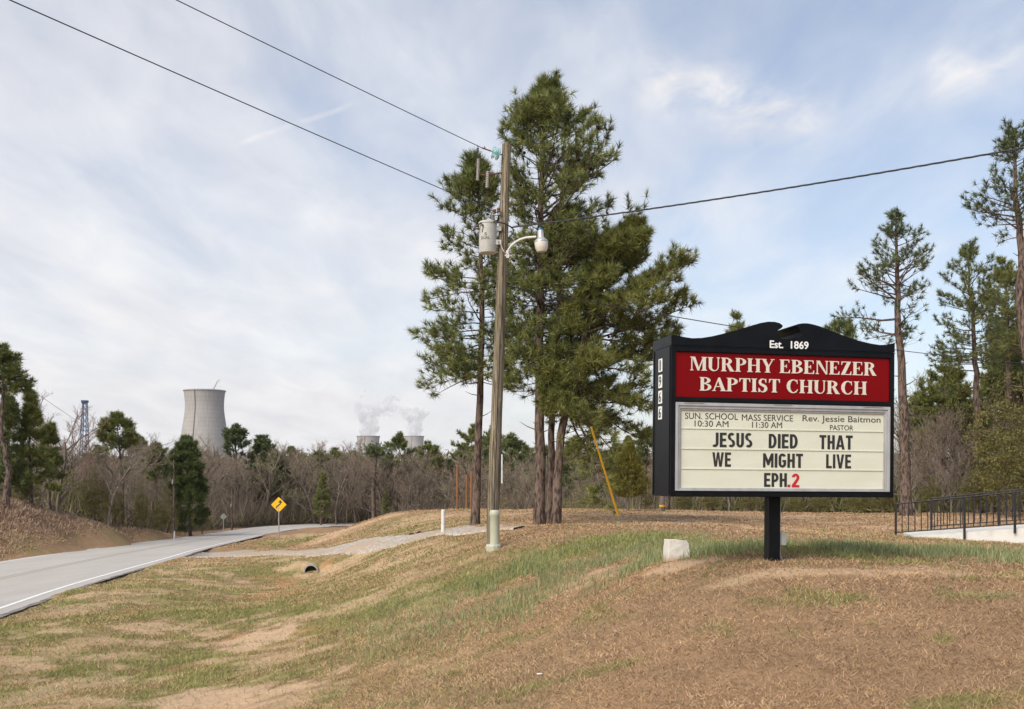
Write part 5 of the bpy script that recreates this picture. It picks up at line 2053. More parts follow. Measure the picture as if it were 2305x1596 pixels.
bare = [proto_bare(201), proto_bare(202, spread=.7), proto_bare(203, spread=.45, col=((0.145, 0.108, 0.080), (0.33, 0.26, 0.20))),
        proto_bare(204, col=((0.23, 0.125, 0.095), (0.37, 0.235, 0.19))), proto_bare(205, col=((0.18, 0.16, 0.09), (0.32, 0.28, 0.165)), dens=1.1)]
ever = proto_leafy('evergreen_shrub', 301, [(0, 0, 5.5, 2.6, 2.6, 3.2), (1.2, .3, 3, 2.5, 2.2, 2.4), (-1.3, .2, 3.2, 2.3, 2.2, 2.6), (.2, -.5, 8, 1.5, 1.5, 1.6), (2.4, .5, 4.6, 1.3, 1.2, .9), (-2.5, -.4, 5.0, 1.3, 1.3, .9), (1.6, -.8, 6.4, 1.2, 1.2, .8)], 9500, 0.115, (0.065, 0.066, 0.020), (0.25, 0.215, 0.070))
olive = proto_leafy('leafy_bush', 302, [(0, 0, 4, 3.4, 3, 3.2), (2.2, .3, 3, 2.5, 2.2, 2.4), (-2.3, .2, 3.2, 2.3, 2.2, 2.6), (.6, -.5, 7, 2.4, 2, 2.0)], 4600, 0.15, (0.15, 0.138, 0.058), (0.28, 0.25, 0.115))

# --- left edge, on and behind the grassy bank
TP = 'trees behind the grassy bank'
pine_from_rows('tall crooked dark-trunked pine cut by the left edge of the view', 21, 52, [(12, 1136), (20, 1060), (2, 985), (8, 880), (2, 790)], 0.17,
               [(780, -20, 25), (800, -40, 50), (830, -50, 58), (850, -50, 72), (880, -40, 62), (900, -20, 40)], 880, nb=34, twigs=6, elev=(45, -8), stubs=6, **MIDN)
make = lambda lab, seed, Y, tr, rows, st, **kw: pine_from_rows(lab, seed, Y, tr, 0.11, rows, st, **kw)
make('young pine with a long bare leader on the bank, beside the crooked pine', 22, 56, [(72, 1150), (66, 1000), (69, 890)], [(885, 64, 75), (930, 58, 82), (975, 48, 94), (1020, 34, 106), (1060, 22, 118), (1110, 12, 126), (1145, 16, 116)], 1135, nb=60, twigs=6, elev=(55, 5), cols=G2, **MIDN)
make('bushy young pine filling the very left edge above the bank', 23, 55, [(22, 1150), (18, 960), (20, 905)], [(900, 14, 27), (945, 4, 38), (990, -18, 50), (1040, -35, 60), (1090, -40, 66), (1140, -34, 60)], 1130, nb=60, twigs=6, elev=(50, 5), cols=G1, **MIDN)
make('slim young pine tip right of the long-leader pine', 24, 60, [(112, 1155), (108, 1020), (110, 962)], [(958, 102, 118), (1000, 92, 126), (1050, 78, 140), (1120, 72, 148)], 1130, nb=40, twigs=6, elev=(55, 10), cols=G2, **MIDN)
make('pine with a sparse round crown on a bare stem, right of the blue lattice tower', 25, 68, [(275, 1180), (276, 1080), (268, 1000), (262, 938)], [(932, 235, 290), (950, 222, 298), (990, 222, 312), (1030, 238, 322), (1060, 258, 300)], 1050, nb=36, twigs=6, elev=(45, 5), cols=G2, **MIDN)
make('dark green narrow pine draped to the ground left of the big cooling tower', 26, 72, [(430, 1195), (422, 1080), (418, 992)], [(985, 398, 436), (1020, 385, 452), (1060, 380, 464), (1110, 388, 470), (1160, 398, 468), (1190, 405, 460)], 1185, nb=95, twigs=8, elev=(40, -15), cols=((0.055, 0.082, 0.028), (0.15, 0.175, 0.052)), **MIDN)
make('mid-green pine crowns between the sparse pine and the dark narrow pine', 27, 78, [(352, 1190), (352, 1080), (350, 1006)], [(1000, 338, 366), (1030, 322, 385), (1070, 318, 390), (1110, 325, 380)], 1100, nb=40, twigs=6, elev=(45, 0), cols=G1, **MIDN)
plant(bare[3], 'bare reddish tree with an arching crown left of the blue tower', 128, 950, 66, None, 1.25)
plant(bare[0], 'large pale leafless tree spreading its twigs just left of the blue tower', 152, 925, 74, None, 1.35)
plant(bare[1], 'pale leafless tree right under the blue lattice tower', 212, 960, 72, None, 1.3)
plant(bare[2], 'thin leafless tree with long arching limbs below the sparse round pine', 245, 1005, 62, None, 1.3)
plant(bare[4], 'brown-green feathery tree, column shaped, at the end of the bank', 322, 1055, 66, None, .95)
plant(ever, 'olive evergreen shrub mass on the bank below the blue tower', 212, 1040, 63, None, .95, cat='shrub')
plant(ever, 'olive evergreen shrub behind the left pines', 60, 1040, 62, None, 1.0, cat='shrub')
plant(ever, 'low olive shrub at the foot of the feathery column tree', 318, 1085, 65, None, .62, cat='shrub')

LB = 'bare grey-brown tree in the leafless wood along the road'
for px, top, Y, k in [(-60, 980, 70, 0), (30, 1000, 76, 2), (90, 990, 84, 1), (180, 1010, 82, 2), (262, 1025, 80, 0), (300, 1030, 86, 1), (345, 1040, 84, 2), (385, 1050, 82, 0), (372, 1075, 72, 4),
                      (440, 1030, 100, 1), (470, 1032, 104, 2), (500, 1040, 112, 0), (548, 1040, 108, 1), (585, 1045, 116, 2), (460, 1010, 125, 0), (520, 1020, 128, 2), (640, 1030, 120, 1), (668, 1040, 122, 0),
                      (430, 1060, 92, 2), (485, 1062, 98, 4), (535, 1060, 104, 2), (572, 1066, 112, 1), (655, 1060, 114, 2), (690, 1050, 118, 0), (745, 1050, 120, 1), (780, 1055, 124, 2), (810, 1058, 118, 0), (835, 1045, 126, 1), (705, 1075, 113, 2), (760, 1080, 112, 0), (800, 1082, 110, 2), (850, 1075, 112, 1), (620, 1075, 114, 0), (600, 1070, 119, 2)]:
    plant(bare[k], LB, px, top, Y, 'bare trees along the road', random.uniform(.95, 1.35))
for i in range(46):
    px = 130 + 17 * i + random.uniform(-9, 9)
    plant(bare[(0, 1, 2, 0, 2, 1, 4)[i % 7]], LB, px, random.uniform(1012, 1050), random.uniform(105, 140) if px > 440 else random.uniform(86, 110), 'bare trees along the road', random.uniform(1.0, 1.4))
for px, top, Y in [(560, 1022, 150), (640, 1018, 155), (655, 1022, 140), (690, 1016, 160), (720, 1020, 165), (760, 1022, 158), (1285, 1036, 130), (1320, 1045, 125)]:
    plant(bare[3], 'bare tree with a reddish haze of buds at the back of the wood', px, top, Y, 'reddish budding trees at the back of the wood', 1.4)

# --- middle distance pines along the road bend
NP = [(2, 603, 988, 112, 1.45, 'dense dark pine mass in the bare wood right of the big cooling tower'), (2, 630, 1030, 114, 1.2, 'smaller dark pine leaning against the dense dark pine mass'),
      (4, 715, 1022, 122, 1.2, 'mixed olive pine in the wood above the far end of the road'), (3, 722, 1068, 104, 1.1, 'small bushy pine at the very end of the road'),
      (4, 892, 982, 108, 1.0, 'tall pine right in front of the steaming cooling towers'), (1, 962, 1000, 118, 1.0, 'flat-topped dark pine just right of the steaming towers'),
      (0, 800, 1022, 126, 1.2, 'low dark pine in front of the left steaming tower'), (2, 880, 1030, 122, 1.3, 'dark pine filling the gap under the steaming towers'), (3, 868, 1098, 104, .9, 'small green pine sapling at the wood edge left of the rise'),
      (1, 1050, 965, 122, .85, 'lofty thin-crowned pine seen between the left trunk and the utility pole'), (0, 1112, 968, 126, .9, 'open-crowned pine showing just behind the utility pole'), (4, 1150, 985, 118, 1.2, 'broad pine behind the gap right of the utility pole'),
      (2, 1015, 1040, 120, 1.3, 'dark low pine behind the rust-brown stakes'), (4, 1290, 990, 116, 1.25, 'broad pine seen between the clump and the yellow guard'), (0, 1190, 1010, 128, 1.1, 'pine crown showing left of the thick central trunk')]
for k, px, top, Y, w, lab in NP:
    plant(pf[k], lab, px, top, Y, None, w)
for px, top, Y, w, lab in [(150, 1050, 70, 1.1, 'olive evergreen between the slim pine tip and the blue tower'), (372, 1095, 70, .8, 'dark olive evergreen right behind the slim brown utility pole'), (455, 1120, 78, .8, 'olive evergreen right of the dark narrow pine'), (258, 1080, 68, .8, 'olive evergreen left of the sparse round pine stem')]:
    plant(ever, lab, px, top, Y, None, w, cat='shrub')
plant(pf[4], 'green pine behind the sparse round pine, filling the skyline right of it', 312, 990, 92, None, 1.2)
plant(pf[0], 'pine on the skyline left of the sparse round pine', 225, 1010, 96, None, 1.1)
plant(pf[2], 'dark pine low on the skyline left of the big cooling tower', 395, 1022, 110, None, 1.1)
WP = 'green pine mixed among the bare trees of the distant wood'
for i, (px, top, Y) in enumerate([(662, 1012, 150), (742, 1030, 140), (690, 1030, 135), (770, 1015, 152), (838, 1012, 145), (985, 1010, 140), (1040, 1005, 150), (1085, 1000, 145), (1130, 1015, 140), (1175, 1000, 150), (1235, 1010, 145), (1275, 1015, 138), (1330, 1012, 150), (1365, 1022, 140), (1395, 1005, 150), (600, 1050, 128), (735, 1060, 126), (940, 1040, 124), (1160, 1050, 112), (1310, 1055, 108)]):
    plant(pf[(0, 4, 2, 1, 4, 2)[i % 6]], WP, px, top, Y, 'pines mixed into the distant wood', random.uniform(1.0, 1.35))
# round open crown on a bare stem in front of the big tower
rc = pine_from_rows('bare-stemmed pine with a round open crown in front of the big cooling tower', 31, 110, [(530, 1190), (530, 1060), (531, 964)], 0.2,
                    [(960, 515, 548), (975, 500, 560), (1000, 498, 562), (1025, 504, 556), (1040, 512, 546)], 1050, nb=40, twigs=6, elev=(62, 30), cols=G3, gap=.3, stubs=8, **FARN)
RB = 'bare grey tree in the leafless wood behind the lawn rise'
for px, top, Y, k in [(890, 1060, 106, 0), (930, 1065, 104, 2), (965, 1062, 110, 1), (1000, 1075, 104, 2), (1040, 1070, 106, 0), (1090, 1060, 104, 1), (1140, 1070, 100, 2), (1185, 1060, 98, 0), (1165, 1085, 90, 1), (1110, 1095, 88, 2), (1220, 1075, 95, 2), (1270, 1080, 92, 0), (1300, 1085, 90, 1), (1345, 1070, 96, 2), (1380, 1060, 94, 0), (980, 1040, 130, 1), (1060, 1045, 128, 2), (1215, 1040, 130, 0), (1350, 1040, 120, 1), (1400, 1040, 118, 2), (920, 1088, 100, 1), (1020, 1100, 96, 0)]:
    plant(bare[k], RB, px, top, Y, 'bare trees behind the lawn rise', random.uniform(1.0, 1.4))
for i in range(26):
    px = 880 + 22 * i + random.uniform(-9, 9)
    plant(bare[(0, 1, 2, 2, 4)[i % 5]], RB, px, random.uniform(1025, 1060), random.uniform(88, 135), 'bare trees behind the lawn rise', random.uniform(1.0, 1.4))
for px, top, Y, lab in [(1250, 1080, 74, 'olive-green leafy bush behind the clump of pine trunks'), (1300, 1092, 72, 'grey-olive leafy bush left of the yellow guard'), (1345, 1075, 80, 'olive bush between the yellow guard and the teardrop cedar'), (1128, 1110, 84, 'low green bush right behind the utility pole')]:
    plant(olive, lab, px, top, Y, None, 1.0, cat='bush')


# --- teardrop cedar, snag
def build_cedar():
    r = np.random.default_rng(41)
    Y = 50.0
    b = W(1414, 1150, Y)
    b[2] = hz(b[0], b[1])[0] - .05
    g = thing('cedar_tree', 'teardrop-shaped olive cedar on a short pale trunk left of the church sign', 'tree', b)
    w = MB()
    top = W(1416, 985, Y)
    w.tube(interp_path([b, b + np.array([0, 0, 1.0]), top], 10), np.linspace(.07, .012, 10), 8)
    for k in range(34):
        s = r.uniform(.25, .9)
        a = b + (top - b) * s
        z = r.uniform(0, 6.28)
        L = .9 * (1 - s) + .15
        w.tube([a, a + np.array([math.cos(z) * L * .6, math.sin(z) * L * .6, L * .8])], [.018, .006], 4, cap=False)
    obj('trunk', w, M['graybark'], g, smooth=True)
    n = 3600
    h = r.uniform(0, 1, n) ** 0.85
    prof = np.interp(h, [0, .08, .2, .42, .65, .85, 1], [.5, .85, 1, .84, .55, .25, .03]) * 1.0
    az = r.uniform(0, 6.28, n)
    lump = 1 + .10 * np.sin(az * 3 + h * 9) + .10 * np.sin(az * 7 - h * 17) + .12 * r.normal(size=n)
    rad = prof * lump * np.sqrt(r.uniform(.25, 1, n))
    p = np.stack([b[0] + rad * np.cos(az), b[1] + rad * np.sin(az), b[2] + .78 + h * (top[2] - b[2] - .78)], 1)
    d = unit(np.stack([np.cos(az) * .6, np.sin(az) * .6, np.full(n, 1.0)], 1) + r.normal(size=(n, 3)) * .25)
    v, f, c = needles(p, d, 8, .20, .026, r, (0.085, 0.088, 0.018), (0.275, 0.240, 0.048), .7)
    tri_mesh('crown', v, f, M['needle'], g, tint=c)


build_cedar()


def build_snag():
    Y = 104.0
    b = W(842, 1170, Y)
    g = thing('dead_tree', 'broken dead trunk with white stub limbs below the left steaming tower', 'tree', b)
    w = MB()
    w.tube(interp_path([b - np.array([0, 0, 1]), W(840, 1090, Y), W(847, 1020, Y)], 8), np.linspace(.24, .16, 8), 10)
    obj('trunk', w, M['bark'], g, smooth=True)
    for pts_ in ([(847, 1034), (856, 1030), (862, 1038), (864, 1042)], [(846, 1078), (854, 1082), (858, 1090), (860, 1100)], [(846, 1040), (842, 1030)], [(845, 1062), (851, 1060)]):
        m = MB()
        m.tube([W(x, y, Y - .1) for x, y in pts_], np.linspace(.055, .02, len(pts_)), 6)
        obj('limb', m, M['graybark'], g)
    r = np.random.default_rng(5)
    n = 260
    p = W(848, 1013, Y) + r.normal(size=(n, 3)) * np.array([.75, .6, .33])
    v, f, c = needles(p, unit(r.normal(size=(n, 3)) + np.array([0, 0, .6])), 9, .38, .07, r, *G3)
    tri_mesh('crown', v, f, M['needle'], g, tint=c)


build_snag()

# --- right side: tall pines
NEAR = dict(tuft_n=22, nl=0.26, nw=0.026)
RP = [('tall pine with long level boughs rising behind the right end of the sign', 51, 45, [(2040, 1155), (2036, 950), (2024, 760), (2020, 620), (2018, 498)], .24,
       [(490, 2008, 2034), (520, 1962, 2090), (560, 1962, 2100), (590, 1990, 2120), (620, 1895, 2120), (650, 1900, 2100), (680, 1935, 2075), (705, 1840, 2080), (730, 1842, 2060), (740, 1842, 2060), (765, 1985, 2045), (820, 1990, 2050), (850, 2005, 2040)], 860, dict(nb=64, twigs=4.5, elev=(42, 0), cols=G3, gap=.5, stubs=16, maxlen=7, core=.4)),
      ('pine in the row on the right with drooping layered boughs, second from the sign', 52, 47, [(2205, 1150), (2200, 950), (2192, 760), (2178, 560)], .20,
       [(550, 2160, 2195), (590, 2125, 2228), (650, 2110, 2250), (720, 2095, 2270), (800, 2100, 2260), (860, 2110, 2240), (930, 2140, 2240)], 880, dict(nb=60, twigs=6, elev=(45, -8), cols=G1, gap=.3, stubs=12, core=.3)),
      ('green pine behind the right pines, half hidden by the trunk at the edge', 53, 52, [(2272, 1150), (2268, 800), (2262, 600)], .19,
       [(590, 2240, 2290), (640, 2215, 2330), (720, 2200, 2340), (800, 2215, 2340), (880, 2230, 2330)], 880, dict(nb=64, twigs=7, elev=(45, -5), cols=G2, gap=.2, core=.25)),
      ('lofty thick-trunked pine cut by the right edge of the view', 54, 40, [(2330, 1160), (2318, 900), (2300, 700), (2298, 540), (2285, 440), (2288, 292)], .25,
       [(285, 2268, 2310), (310, 2250, 2325), (350, 2245, 2335), (385, 2255, 2330), (405, 2240, 2340), (425, 2165, 2350), (455, 2175, 2360), (500, 2225, 2370), (560, 2255, 2370), (620, 2262, 2350), (700, 2280, 2350)], 640, dict(nb=50, twigs=5.5, elev=(50, 5), cols=G3, gap=.4, stubs=14, core=.35))]
for lab, seed, Y, tr, r0, rows, st, kw in RP:
    pine_from_rows(lab, seed, Y, tr, r0, rows, st, **kw, **NEAR)
for px, top, Y, k, w, lab in [(2120, 822, 58, 1, 1.15, 'shorter full pine between the two tall right pines'), (2075, 880, 62, 0, 1.0, 'thin-crowned pine low behind the right end of the sign'), (2240, 780, 62, 1, 1.1, 'pine crown filling the background behind the right pine row'),
                              (1685, 722, 60, 1, .8, 'pine top peeping over the left shoulder of the sign'), (1875, 712, 64, 0, .8, 'pine top peeping over the right shoulder of the sign'), (2330, 640, 56, 0, 1.1, 'pine beyond the right edge trunk'), (1600, 920, 64, 1, 1.2, 'pine hidden behind the left part of the sign'), (1450, 960, 66, 0, 1.3, 'pine beside the left cheek of the sign, above the cedar'), (1500, 930, 72, 1, 1.2, 'tall pine behind the left edge of the sign')]:
    plant(pm[k], lab, px, top, Y, None, w)
for px, top, Y, k, w, lab in [(2150, 850, 66, 0, 1.2, 'pine in the second row between the sign and the drooping right pine'), (2085, 930, 60, 1, 1.1, 'low pine in the gap right of the sign edge'), (2185, 900, 60, 0, 1.2, 'bushy low pine behind the drooping right pine'), (2310, 760, 60, 1, 1.2, 'pine filling the skyline at the far right edge')]:
    plant(pm[k], lab, px, top, Y, None, w)
SB = 'bare twiggy tree in the thicket along the right-hand lawn edge'
for px, top, Y, k in [(1440, 1040, 62, 2), (1475, 1030, 60, 0), (1520, 1050, 58, 1), (1580, 1040, 60, 2), (1640, 1050, 57, 0), (1700, 1040, 60, 4), (1760, 1045, 58, 1), (1820, 1040, 60, 2), (1880, 1050, 57, 0), (1940, 1030, 58, 4), (1990, 1000, 56, 1), (2050, 930, 58, 2), (2090, 960, 53, 0), (2120, 920, 56, 2), (2150, 950, 52, 1), (2190, 940, 58, 0), (2230, 960, 54, 2), (2280, 930, 56, 4), (2340, 950, 54, 1), (2070, 900, 62, 2), (2105, 880, 63, 0), (2135, 890, 61, 1), (2165, 870, 64, 2), (2210, 880, 62, 0), (2255, 860, 63, 1), (2300, 870, 61, 2), (2065, 1020, 50, 1), (2140, 1030, 49, 2), (2200, 1040, 49, 0)]:
    plant(bare[k], SB, px, top, Y, 'bare thicket trees on the right', random.uniform(1.0, 1.4))
for px, top, Y, w, lab in [(2262, 820, 44, .85, 'big olive broadleaf evergreen behind the ramp at the right edge'), (2315, 900, 41, .9, 'olive broadleaf evergreen at the right edge above the railing'), (2200, 1040, 46, 1.0, 'low olive evergreen behind the start of the ramp railing'), (1990, 1085, 52, 1.2, 'low evergreen shrub just right of the sign foot'), (1930, 1095, 53, 1.4, 'low evergreen shrub behind the right half of the sign'), (1850, 1098, 54, 1.5, 'dark low shrub right of the sign post'), (1790, 1108, 53, 1.5, 'dark low shrub directly behind the sign post'), (1690, 1100, 55, 1.5, 'dark low shrub left of the sign post'), (1600, 1100, 56, 1.5, 'dark low shrub behind the left half of the sign'), (1540, 1095, 58, 1.3, 'dark low shrub under the left end of the sign'), (1460, 1080, 62, 1.0, 'green shrub between the cedar and the sign'), (2095, 1070, 50, 1.0, 'olive shrub behind the left post of the railing')]:
    plant(ever, lab, px, top, Y, None, w, cat='shrub')


# --- far wood closing the view, and brush at the foot of the trees
def far_wood():
    r = np.random.default_rng(77)
    n = 230000
    ang = r.uniform(-0.75, 0.75, n)
    Y = r.uniform(150, 235, n)
    x = np.tan(ang) * Y
    crest = (HY - 1040) / F * Y + (fbm(x, Y, .05, 4, 91) - .45) * 7
    g = hz_smooth(x, Y)
    h = r.uniform(0, 1, n) ** 0.7
    p = np.stack([x, Y, g + h * (crest - g)], 1)
    d = unit(r.normal(size=(n, 3)) * np.array([.7, .7, .5]) + np.array([0, 0, .9]))
    L = r.uniform(.4, 1.1, (n, 1))
    side = unit(np.cross(d, r.normal(size=(n, 3)))) * r.uniform(.04, .13, (n, 1))
    v = np.stack([p - side, p + side, p + d * L], 1).reshape(-1, 3)
    k = fbm(x, Y, .07, 4, 95)[:, None]
    green = np.clip((k - .45) * 7, 0, 1)
    t = r.uniform(.6, 1.25, (n, 1))
    c = (np.array((0.225, 0.168, 0.13)) * (1 - green) + np.array((0.12, 0.135, 0.065)) * green) * t
    o = tri_mesh('far_wood', v, np.arange(3 * n).reshape(-1, 3), M['twig'], tint=np.repeat(c, 3, 0))
    tag(o, 'far mixed wood closing the view beyond the nearer trees', 'wood', kind='stuff')


far_wood()


def brush():
    """dead stems, vines and low twigs along the wood edges"""
    r = np.random.default_rng(78)
    V, C = [], []

    def band(path, n, hmax, spread, cols, w):
        path = np.array(path, float)
        s = r.uniform(0, len(path) - 1, n)
        i = s.astype(int).clip(0, len(path) - 2)
        p = path[i] + (path[i + 1] - path[i]) * (s - i)[:, None] + r.normal(size=(n, 2)) * spread * np.array([1, .8])
        p = p[~road_mask(p[:, 0], p[:, 1], 2.0)]
        n = len(p)
        z = hz_smooth(p[:, 0], p[:, 1])
        h = hmax * r.uniform(.15, 1, (n, 1)) * (0.5 + fbm(p[:, 0], p[:, 1], .4, 3, 12)[:, None])
        d = unit(r.normal(size=(n, 3)) * .45 + np.array([0, 0, 1]))
        b = np.stack([p[:, 0], p[:, 1], z], 1) + np.array([0, 0, 1]) * h * r.uniform(0, .5, (n, 1))
        side = unit(np.cross(d, r.normal(size=(n, 3)))) * w * r.uniform(.6, 1.4, (n, 1))
        V.append(np.stack([b - side, b + side, b + d * h], 1).reshape(-1, 3))
        t = r.uniform(0, 1, (n, 1))
        C.append(np.repeat(np.array(cols[0]) * (1 - t) + np.array(cols[1]) * t, 3, 0))
    gray = ((0.105, 0.080, 0.060), (0.27, 0.21, 0.16))
    oliv = ((0.075, 0.075, 0.032), (0.19, 0.175, 0.075))
    band([(-50, 66), (-30, 70), (-27, 84), (-28, 100), (-26, 110), (-18, 116), (-8, 114), (4, 106)], 15000, 3.0, 2.5, gray, .022)
    band([(-50, 66), (-30, 70), (-27, 84), (-28, 100), (-26, 110), (-18, 116), (-8, 114), (4, 106)], 4000, 2.0, 2.5, oliv, .05)
    band([(-14, 104), (-4, 98), (6, 88), (14, 78), (20, 62), (30, 55), (40, 52), (55, 54)], 14000, 2.8, 2.2, gray, .02)
    band([(6, 88), (14, 74), (18, 60), (30, 54), (40, 51), (55, 53)], 7000, 2.0, 1.6, oliv, .045)
    v = np.concatenate(V)
    o = tri_mesh('undergrowth', v, np.arange(len(v)).reshape(-1, 3), M['twig'], tint=np.concatenate(C))
    tag(o, 'tangled dead stems and low brush along the wood edges', 'undergrowth', kind='stuff')


brush()


# ------------------------------------------------------------------ grass
def blades(name, label, n, sample, hfun, lean, wfun, colfun, seed, droop=.35):
    r = np.random.default_rng(seed)
    x, y = sample(r, n)
    z = hz(x, y)
    c, w = cover_colour(x, y)
    keep = ~road_mask(x, y, .25)
    keep &= r.random(len(x)) > np.clip(w['sand'] * .78 + w['clay'] * .65 + .02, 0, .9)
    dd = np.min(np.hypot(x[:, None] - DRIVE_C[None, ::4, 0], y[:, None] - DRIVE_C[None, ::4, 1]) - DRIVE_W[None, ::4] * .95, axis=1)
    keep &= dd > -0.1
    x, y, z, c = x[keep], y[keep], z[keep], c[keep]
    w = {k: a[keep] for k, a in w.items()}
    n = len(x)
    h = hfun(r, x, y, w)[:, None]
    el = lean(r, w, n)
    az = r.uniform(0, 6.28, n)
    d = np.stack([np.cos(az) * np.cos(el), np.sin(az) * np.cos(el), np.sin(el)], 1)
    d2 = unit(d + np.array([0, 0, -droop]) * r.uniform(.2, 1.2, (n, 1)))
    side = unit(np.cross(d, np.array([0, 0, 1.0]) + r.normal(size=(n, 3)) * .3)) * wfun(y)[:, None] * .5
    b = np.stack([x, y, z - .004], 1)
    m = b + d * h * .55
    v = np.stack([b - side, b + side, m + side * .8, m - side * .8, m + d2 * h * .45], 1).reshape(-1, 3)
    i = np.arange(n)[:, None] * 5
    tris = np.concatenate([i + np.array([[0, 1, 2]]), i + np.array([[0, 2, 3]]), i + np.array([[3, 2, 4]])])
    col = colfun(r, x, y, w, c, n)
    o = tri_mesh(name, v, tris, M['grassblade'], tint=np.repeat(col, 5, 0))
    tag(o, label, 'grass', kind='stuff')


def near_sample(r, n):
    e = -0.75
    a, b = 4.6 ** (e + 1), 72.0 ** (e + 1)
    y = (a + r.random(n) * (b - a)) ** (1 / (e + 1))
    x = r.uniform(-.60, .60, n) * y
    return x, y


def near_col(r, x, y, w, c, n):
    g = np.clip(w['green'] * (.55 + .9 * fbm(x, y, 2.2, 3, 81)) + r.normal(size=n) * .25, 0, 1)[:, None]
    t = r.uniform(0, 1, (n, 1))
    straw = np.array((0.40, 0.235, 0.120)) * (1 - t) + np.array((0.72, 0.50, 0.295)) * t
    dark = (r.random((n, 1)) < .2)
    straw = np.where(dark, np.array((0.13, 0.085, 0.058)), straw)
    gr = np.array((0.185, 0.20, 0.060)) * (1 - t) + np.array((0.385, 0.375, 0.14)) * t
    g = (g > .5) * .85 + g * .15
    k = .58 + .55 * fbm(x, y, 5.5, 3, 83)[:, None] + .55 * np.clip(fbm(x, y, 1.3, 4, 84) - .3, 0, 1)[:, None]
    return (straw * (1 - g) + gr * g) * k


def near_h(r, x, y, w):
    return (.026 + .05 * r.random(len(x)) + .055 * w['green'] * r.random(len(x))) * (1 + np.clip((y - 10) * .012, 0, .5))


blades('dry_grass', 'matted straw-coloured and green winter grass of the lawn and verge', 900000, near_sample, near_h,
       lambda r, w, n: r.uniform(.05, .75, n) + w['green'] * .5 * r.random(n), lambda y: np.maximum(.0030, .00050 * y), near_col, 501, .12)


def weed_sample(r, n):
    k = r.integers(0, 5, n)
    c = np.array([(3.1, 13.6, 1.6, 1.3), (5.2, 13.4, 2.6, 1.4), (1.8, 16.0, 2.0, 1.8), (0.3, 16.5, 1.8, 2.2), (7.4, 14.2, 2.0, 1.0)])[k]
    x, y = c[:, 0] + r.normal(size=n) * c[:, 2], c[:, 1] + r.normal(size=n) * c[:, 3]
    cl = fbm(x, y, 1.6, 3, 71) > .47
    return x[cl & (y > 11.9)], y[cl & (y > 11.9)]


blades('tall_grass', 'longer blue-green grass growing round the block and behind the sign post', 42000, weed_sample, lambda r, x, y, w: .06 + .13 * r.random(len(x)) ** 1.5,
       lambda r, w, n: r.uniform(.85, 1.5, n), lambda y: np.full(len(y), .0085),
       lambda r, x, y, w, c, n: np.array((0.165, 0.20, 0.085)) + (np.array((0.36, 0.38, 0.19)) - np.array((0.165, 0.20, 0.085))) * r.uniform(0, 1, (n, 1)), 502, .2)


def bank_sample(r, n):
    y = r.uniform(36, 74, n)
    xl = np.interp(y, RL[:, 1], RL[:, 0])
    return xl - .5 - r.uniform(0, 1, n) ** .9 * 9, y


blades('bank_grass', 'long brown dead grass covering the roadside bank', 60000, bank_sample, lambda r, x, y, w: np.clip((np.interp(y, RL[:, 1], RL[:, 0]) - x) * .12, .08, .42) * (.4 + .8 * r.random(len(x))),
       lambda r, w, n: r.uniform(.5, 1.4, n), lambda y: np.full(len(y), .045),
       lambda r, x, y, w, c, n: (np.array((0.24, 0.155, 0.11)) + (np.array((0.50, 0.36, 0.25)) - np.array((0.24, 0.155, 0.11))) * r.uniform(0, 1, (n, 1))) * (.75 + .5 * fbm(x, y, .6, 3, 33)[:, None]), 503, .5)

# ------------------------------------------------------------------ small things lying about
for i, (px, row, lab) in enumerate([(937, 1188, 'dark fallen cone cluster on the sandy rise, the upper one'), (927, 1207, 'dark fallen cone lump beside the gravel driveway'), (944, 1203, 'small dark cone lump on the slope near the driveway')]):
    x, y = ground_hit(px, row)
    m = MB().lathe([(0.01, -.02), (.06, 0), (.085, .03), (.07, .07), (.03, .10), (.005, .105)], n=9)
    m.v[0] += rng.normal(size=m.v[0].shape) * .012
    o = obj('fallen_cone', m, M['cone'])
    o.location = (x, y, hz(x, y)[0])
    o.scale = (1.25, 1, .9)
    tag(o, lab, 'pine cone', 'fallen cones on the slope')
for px, row, lab in [(279, 1535, 'scrap of white litter in the grass of the verge'), (1215, 1524, 'scrap of white litter in the straw grass below the sign'), (515, 1388, 'scrap of white paper at the edge of the ditch')]:
    x, y = ground_hit(px, row)
    m = MB().box((-.025, -.013, 0), (.025, .013, .014))
    o = obj('litter', m, M['litter'], bevel=.006)
    o.location = (x, y, hz(x, y)[0] + .01)
    o.rotation_euler = (.2, .1, random.uniform(0, 3))
    tag(o, lab, 'litter', 'scraps of litter')


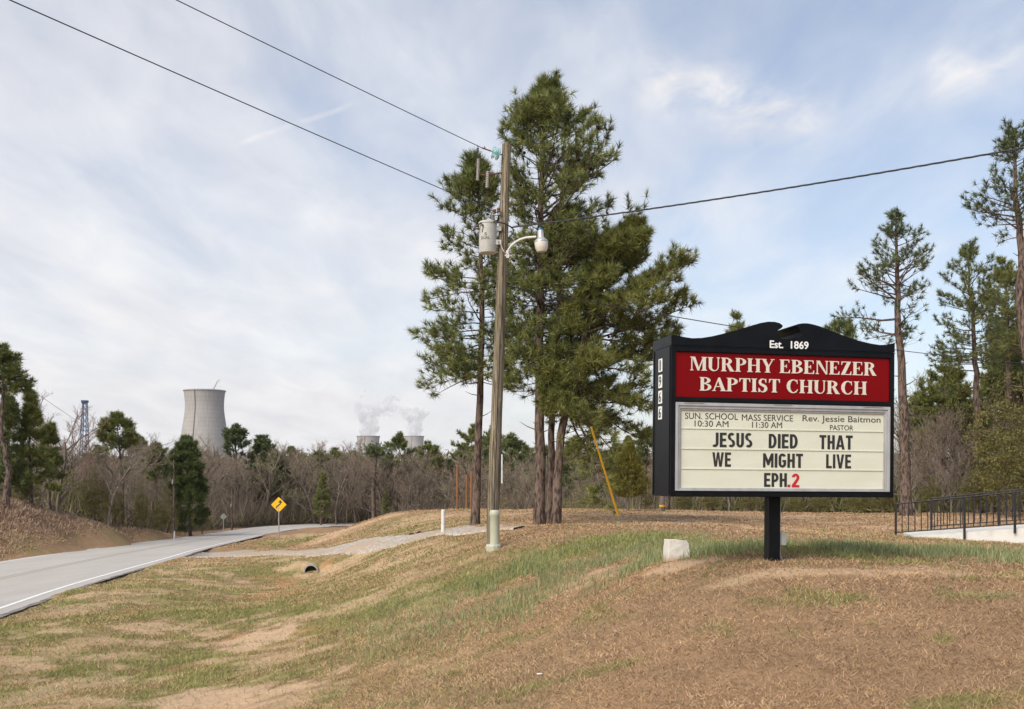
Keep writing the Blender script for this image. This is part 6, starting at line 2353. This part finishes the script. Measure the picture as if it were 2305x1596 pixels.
# ------------------------------------------------------------------ steam over the far towers, and the haze of the air
def mat_steam():
    m = bpy.data.materials.new('steam')
    m.use_nodes = True
    t = NT(m.node_tree)
    t.n.clear()
    out = t.node('ShaderNodeOutputMaterial')
    v = t.node('ShaderNodeVolumePrincipled')
    v.inputs['Color'].default_value = (0.93, 0.93, 0.95, 1)
    v.inputs['Anisotropy'].default_value = 0.1
    tc = t.node('ShaderNodeTexCoord')
    n = t.noise(tc.outputs['Object'], 0.030, 6.0, 0.6, 0.5)
    t.l.new(t.math('MULTIPLY', t.ramp(n, [(0.42, 0.0), (0.60, 1.0)]), 0.05), v.inputs['Density'])
    t.l.new(v.outputs[0], out.inputs['Volume'])
    return m


M['steam'] = mat_steam()


def steam(label, Y, puffs, seed):
    r = np.random.default_rng(seed)
    c0 = W(puffs[0][0], puffs[0][1], Y)
    mb = MB()
    k = Y / F
    ph = np.linspace(0, math.pi, 9)
    for px, row, rp in puffs:
        c = W(px, row, Y + r.uniform(-.4, .4) * rp * k) - c0
        R = rp * k
        mb.lathe([(max(.01, R * math.sin(a)), -R * math.cos(a)) for a in ph], c=c, n=14)
    o = obj('steam_plume', mb, M['steam'])
    o.location = c0
    rm = o.modifiers.new('merge', 'REMESH')
    rm.mode = 'VOXEL'
    rm.voxel_size = 4.0
    tag(o, label, 'steam')


steam('pale steam plume billowing from the left one of the two far cooling towers', 3800,
      [(829, 976, 19), (822, 965, 17), (838, 962, 17), (826, 952, 17), (840, 946, 16), (818, 938, 15), (832, 934, 15), (846, 930, 14), (810, 924, 13), (826, 921, 12), (840, 922, 12), (856, 922, 13), (806, 914, 9), (868, 914, 12), (872, 904, 10), (876, 896, 9), (887, 893, 9), (896, 897, 7), (878, 930, 9), (886, 918, 10), (860, 938, 9), (814, 895, 6), (820, 880, 4)], 1)
steam('pale steam plume drifting from the right one of the two far cooling towers', 4480,
      [(933, 977, 16), (928, 966, 14), (941, 964, 13), (935, 953, 14), (944, 945, 12), (926, 944, 11), (915, 936, 11), (934, 934, 12), (950, 933, 11), (906, 927, 9), (920, 925, 9), (938, 924, 9), (955, 924, 8), (898, 920, 6), (962, 930, 6)], 2)


def build_haze():
    m = bpy.data.materials.new('haze_air')
    m.use_nodes = True
    t = NT(m.node_tree)
    t.n.clear()
    out = t.node('ShaderNodeOutputMaterial')
    v = t.node('ShaderNodeVolumePrincipled')
    v.inputs['Color'].default_value = (0.92, 0.94, 0.97, 1)
    v.inputs['Density'].default_value = 0.000045
    t.l.new(v.outputs[0], out.inputs['Volume'])
    b = MB().box((-7200, -3600, -18), (7200, 8200, 420))
    o = obj('haze', b, m)
    tag(o, kind='stuff')


build_haze()
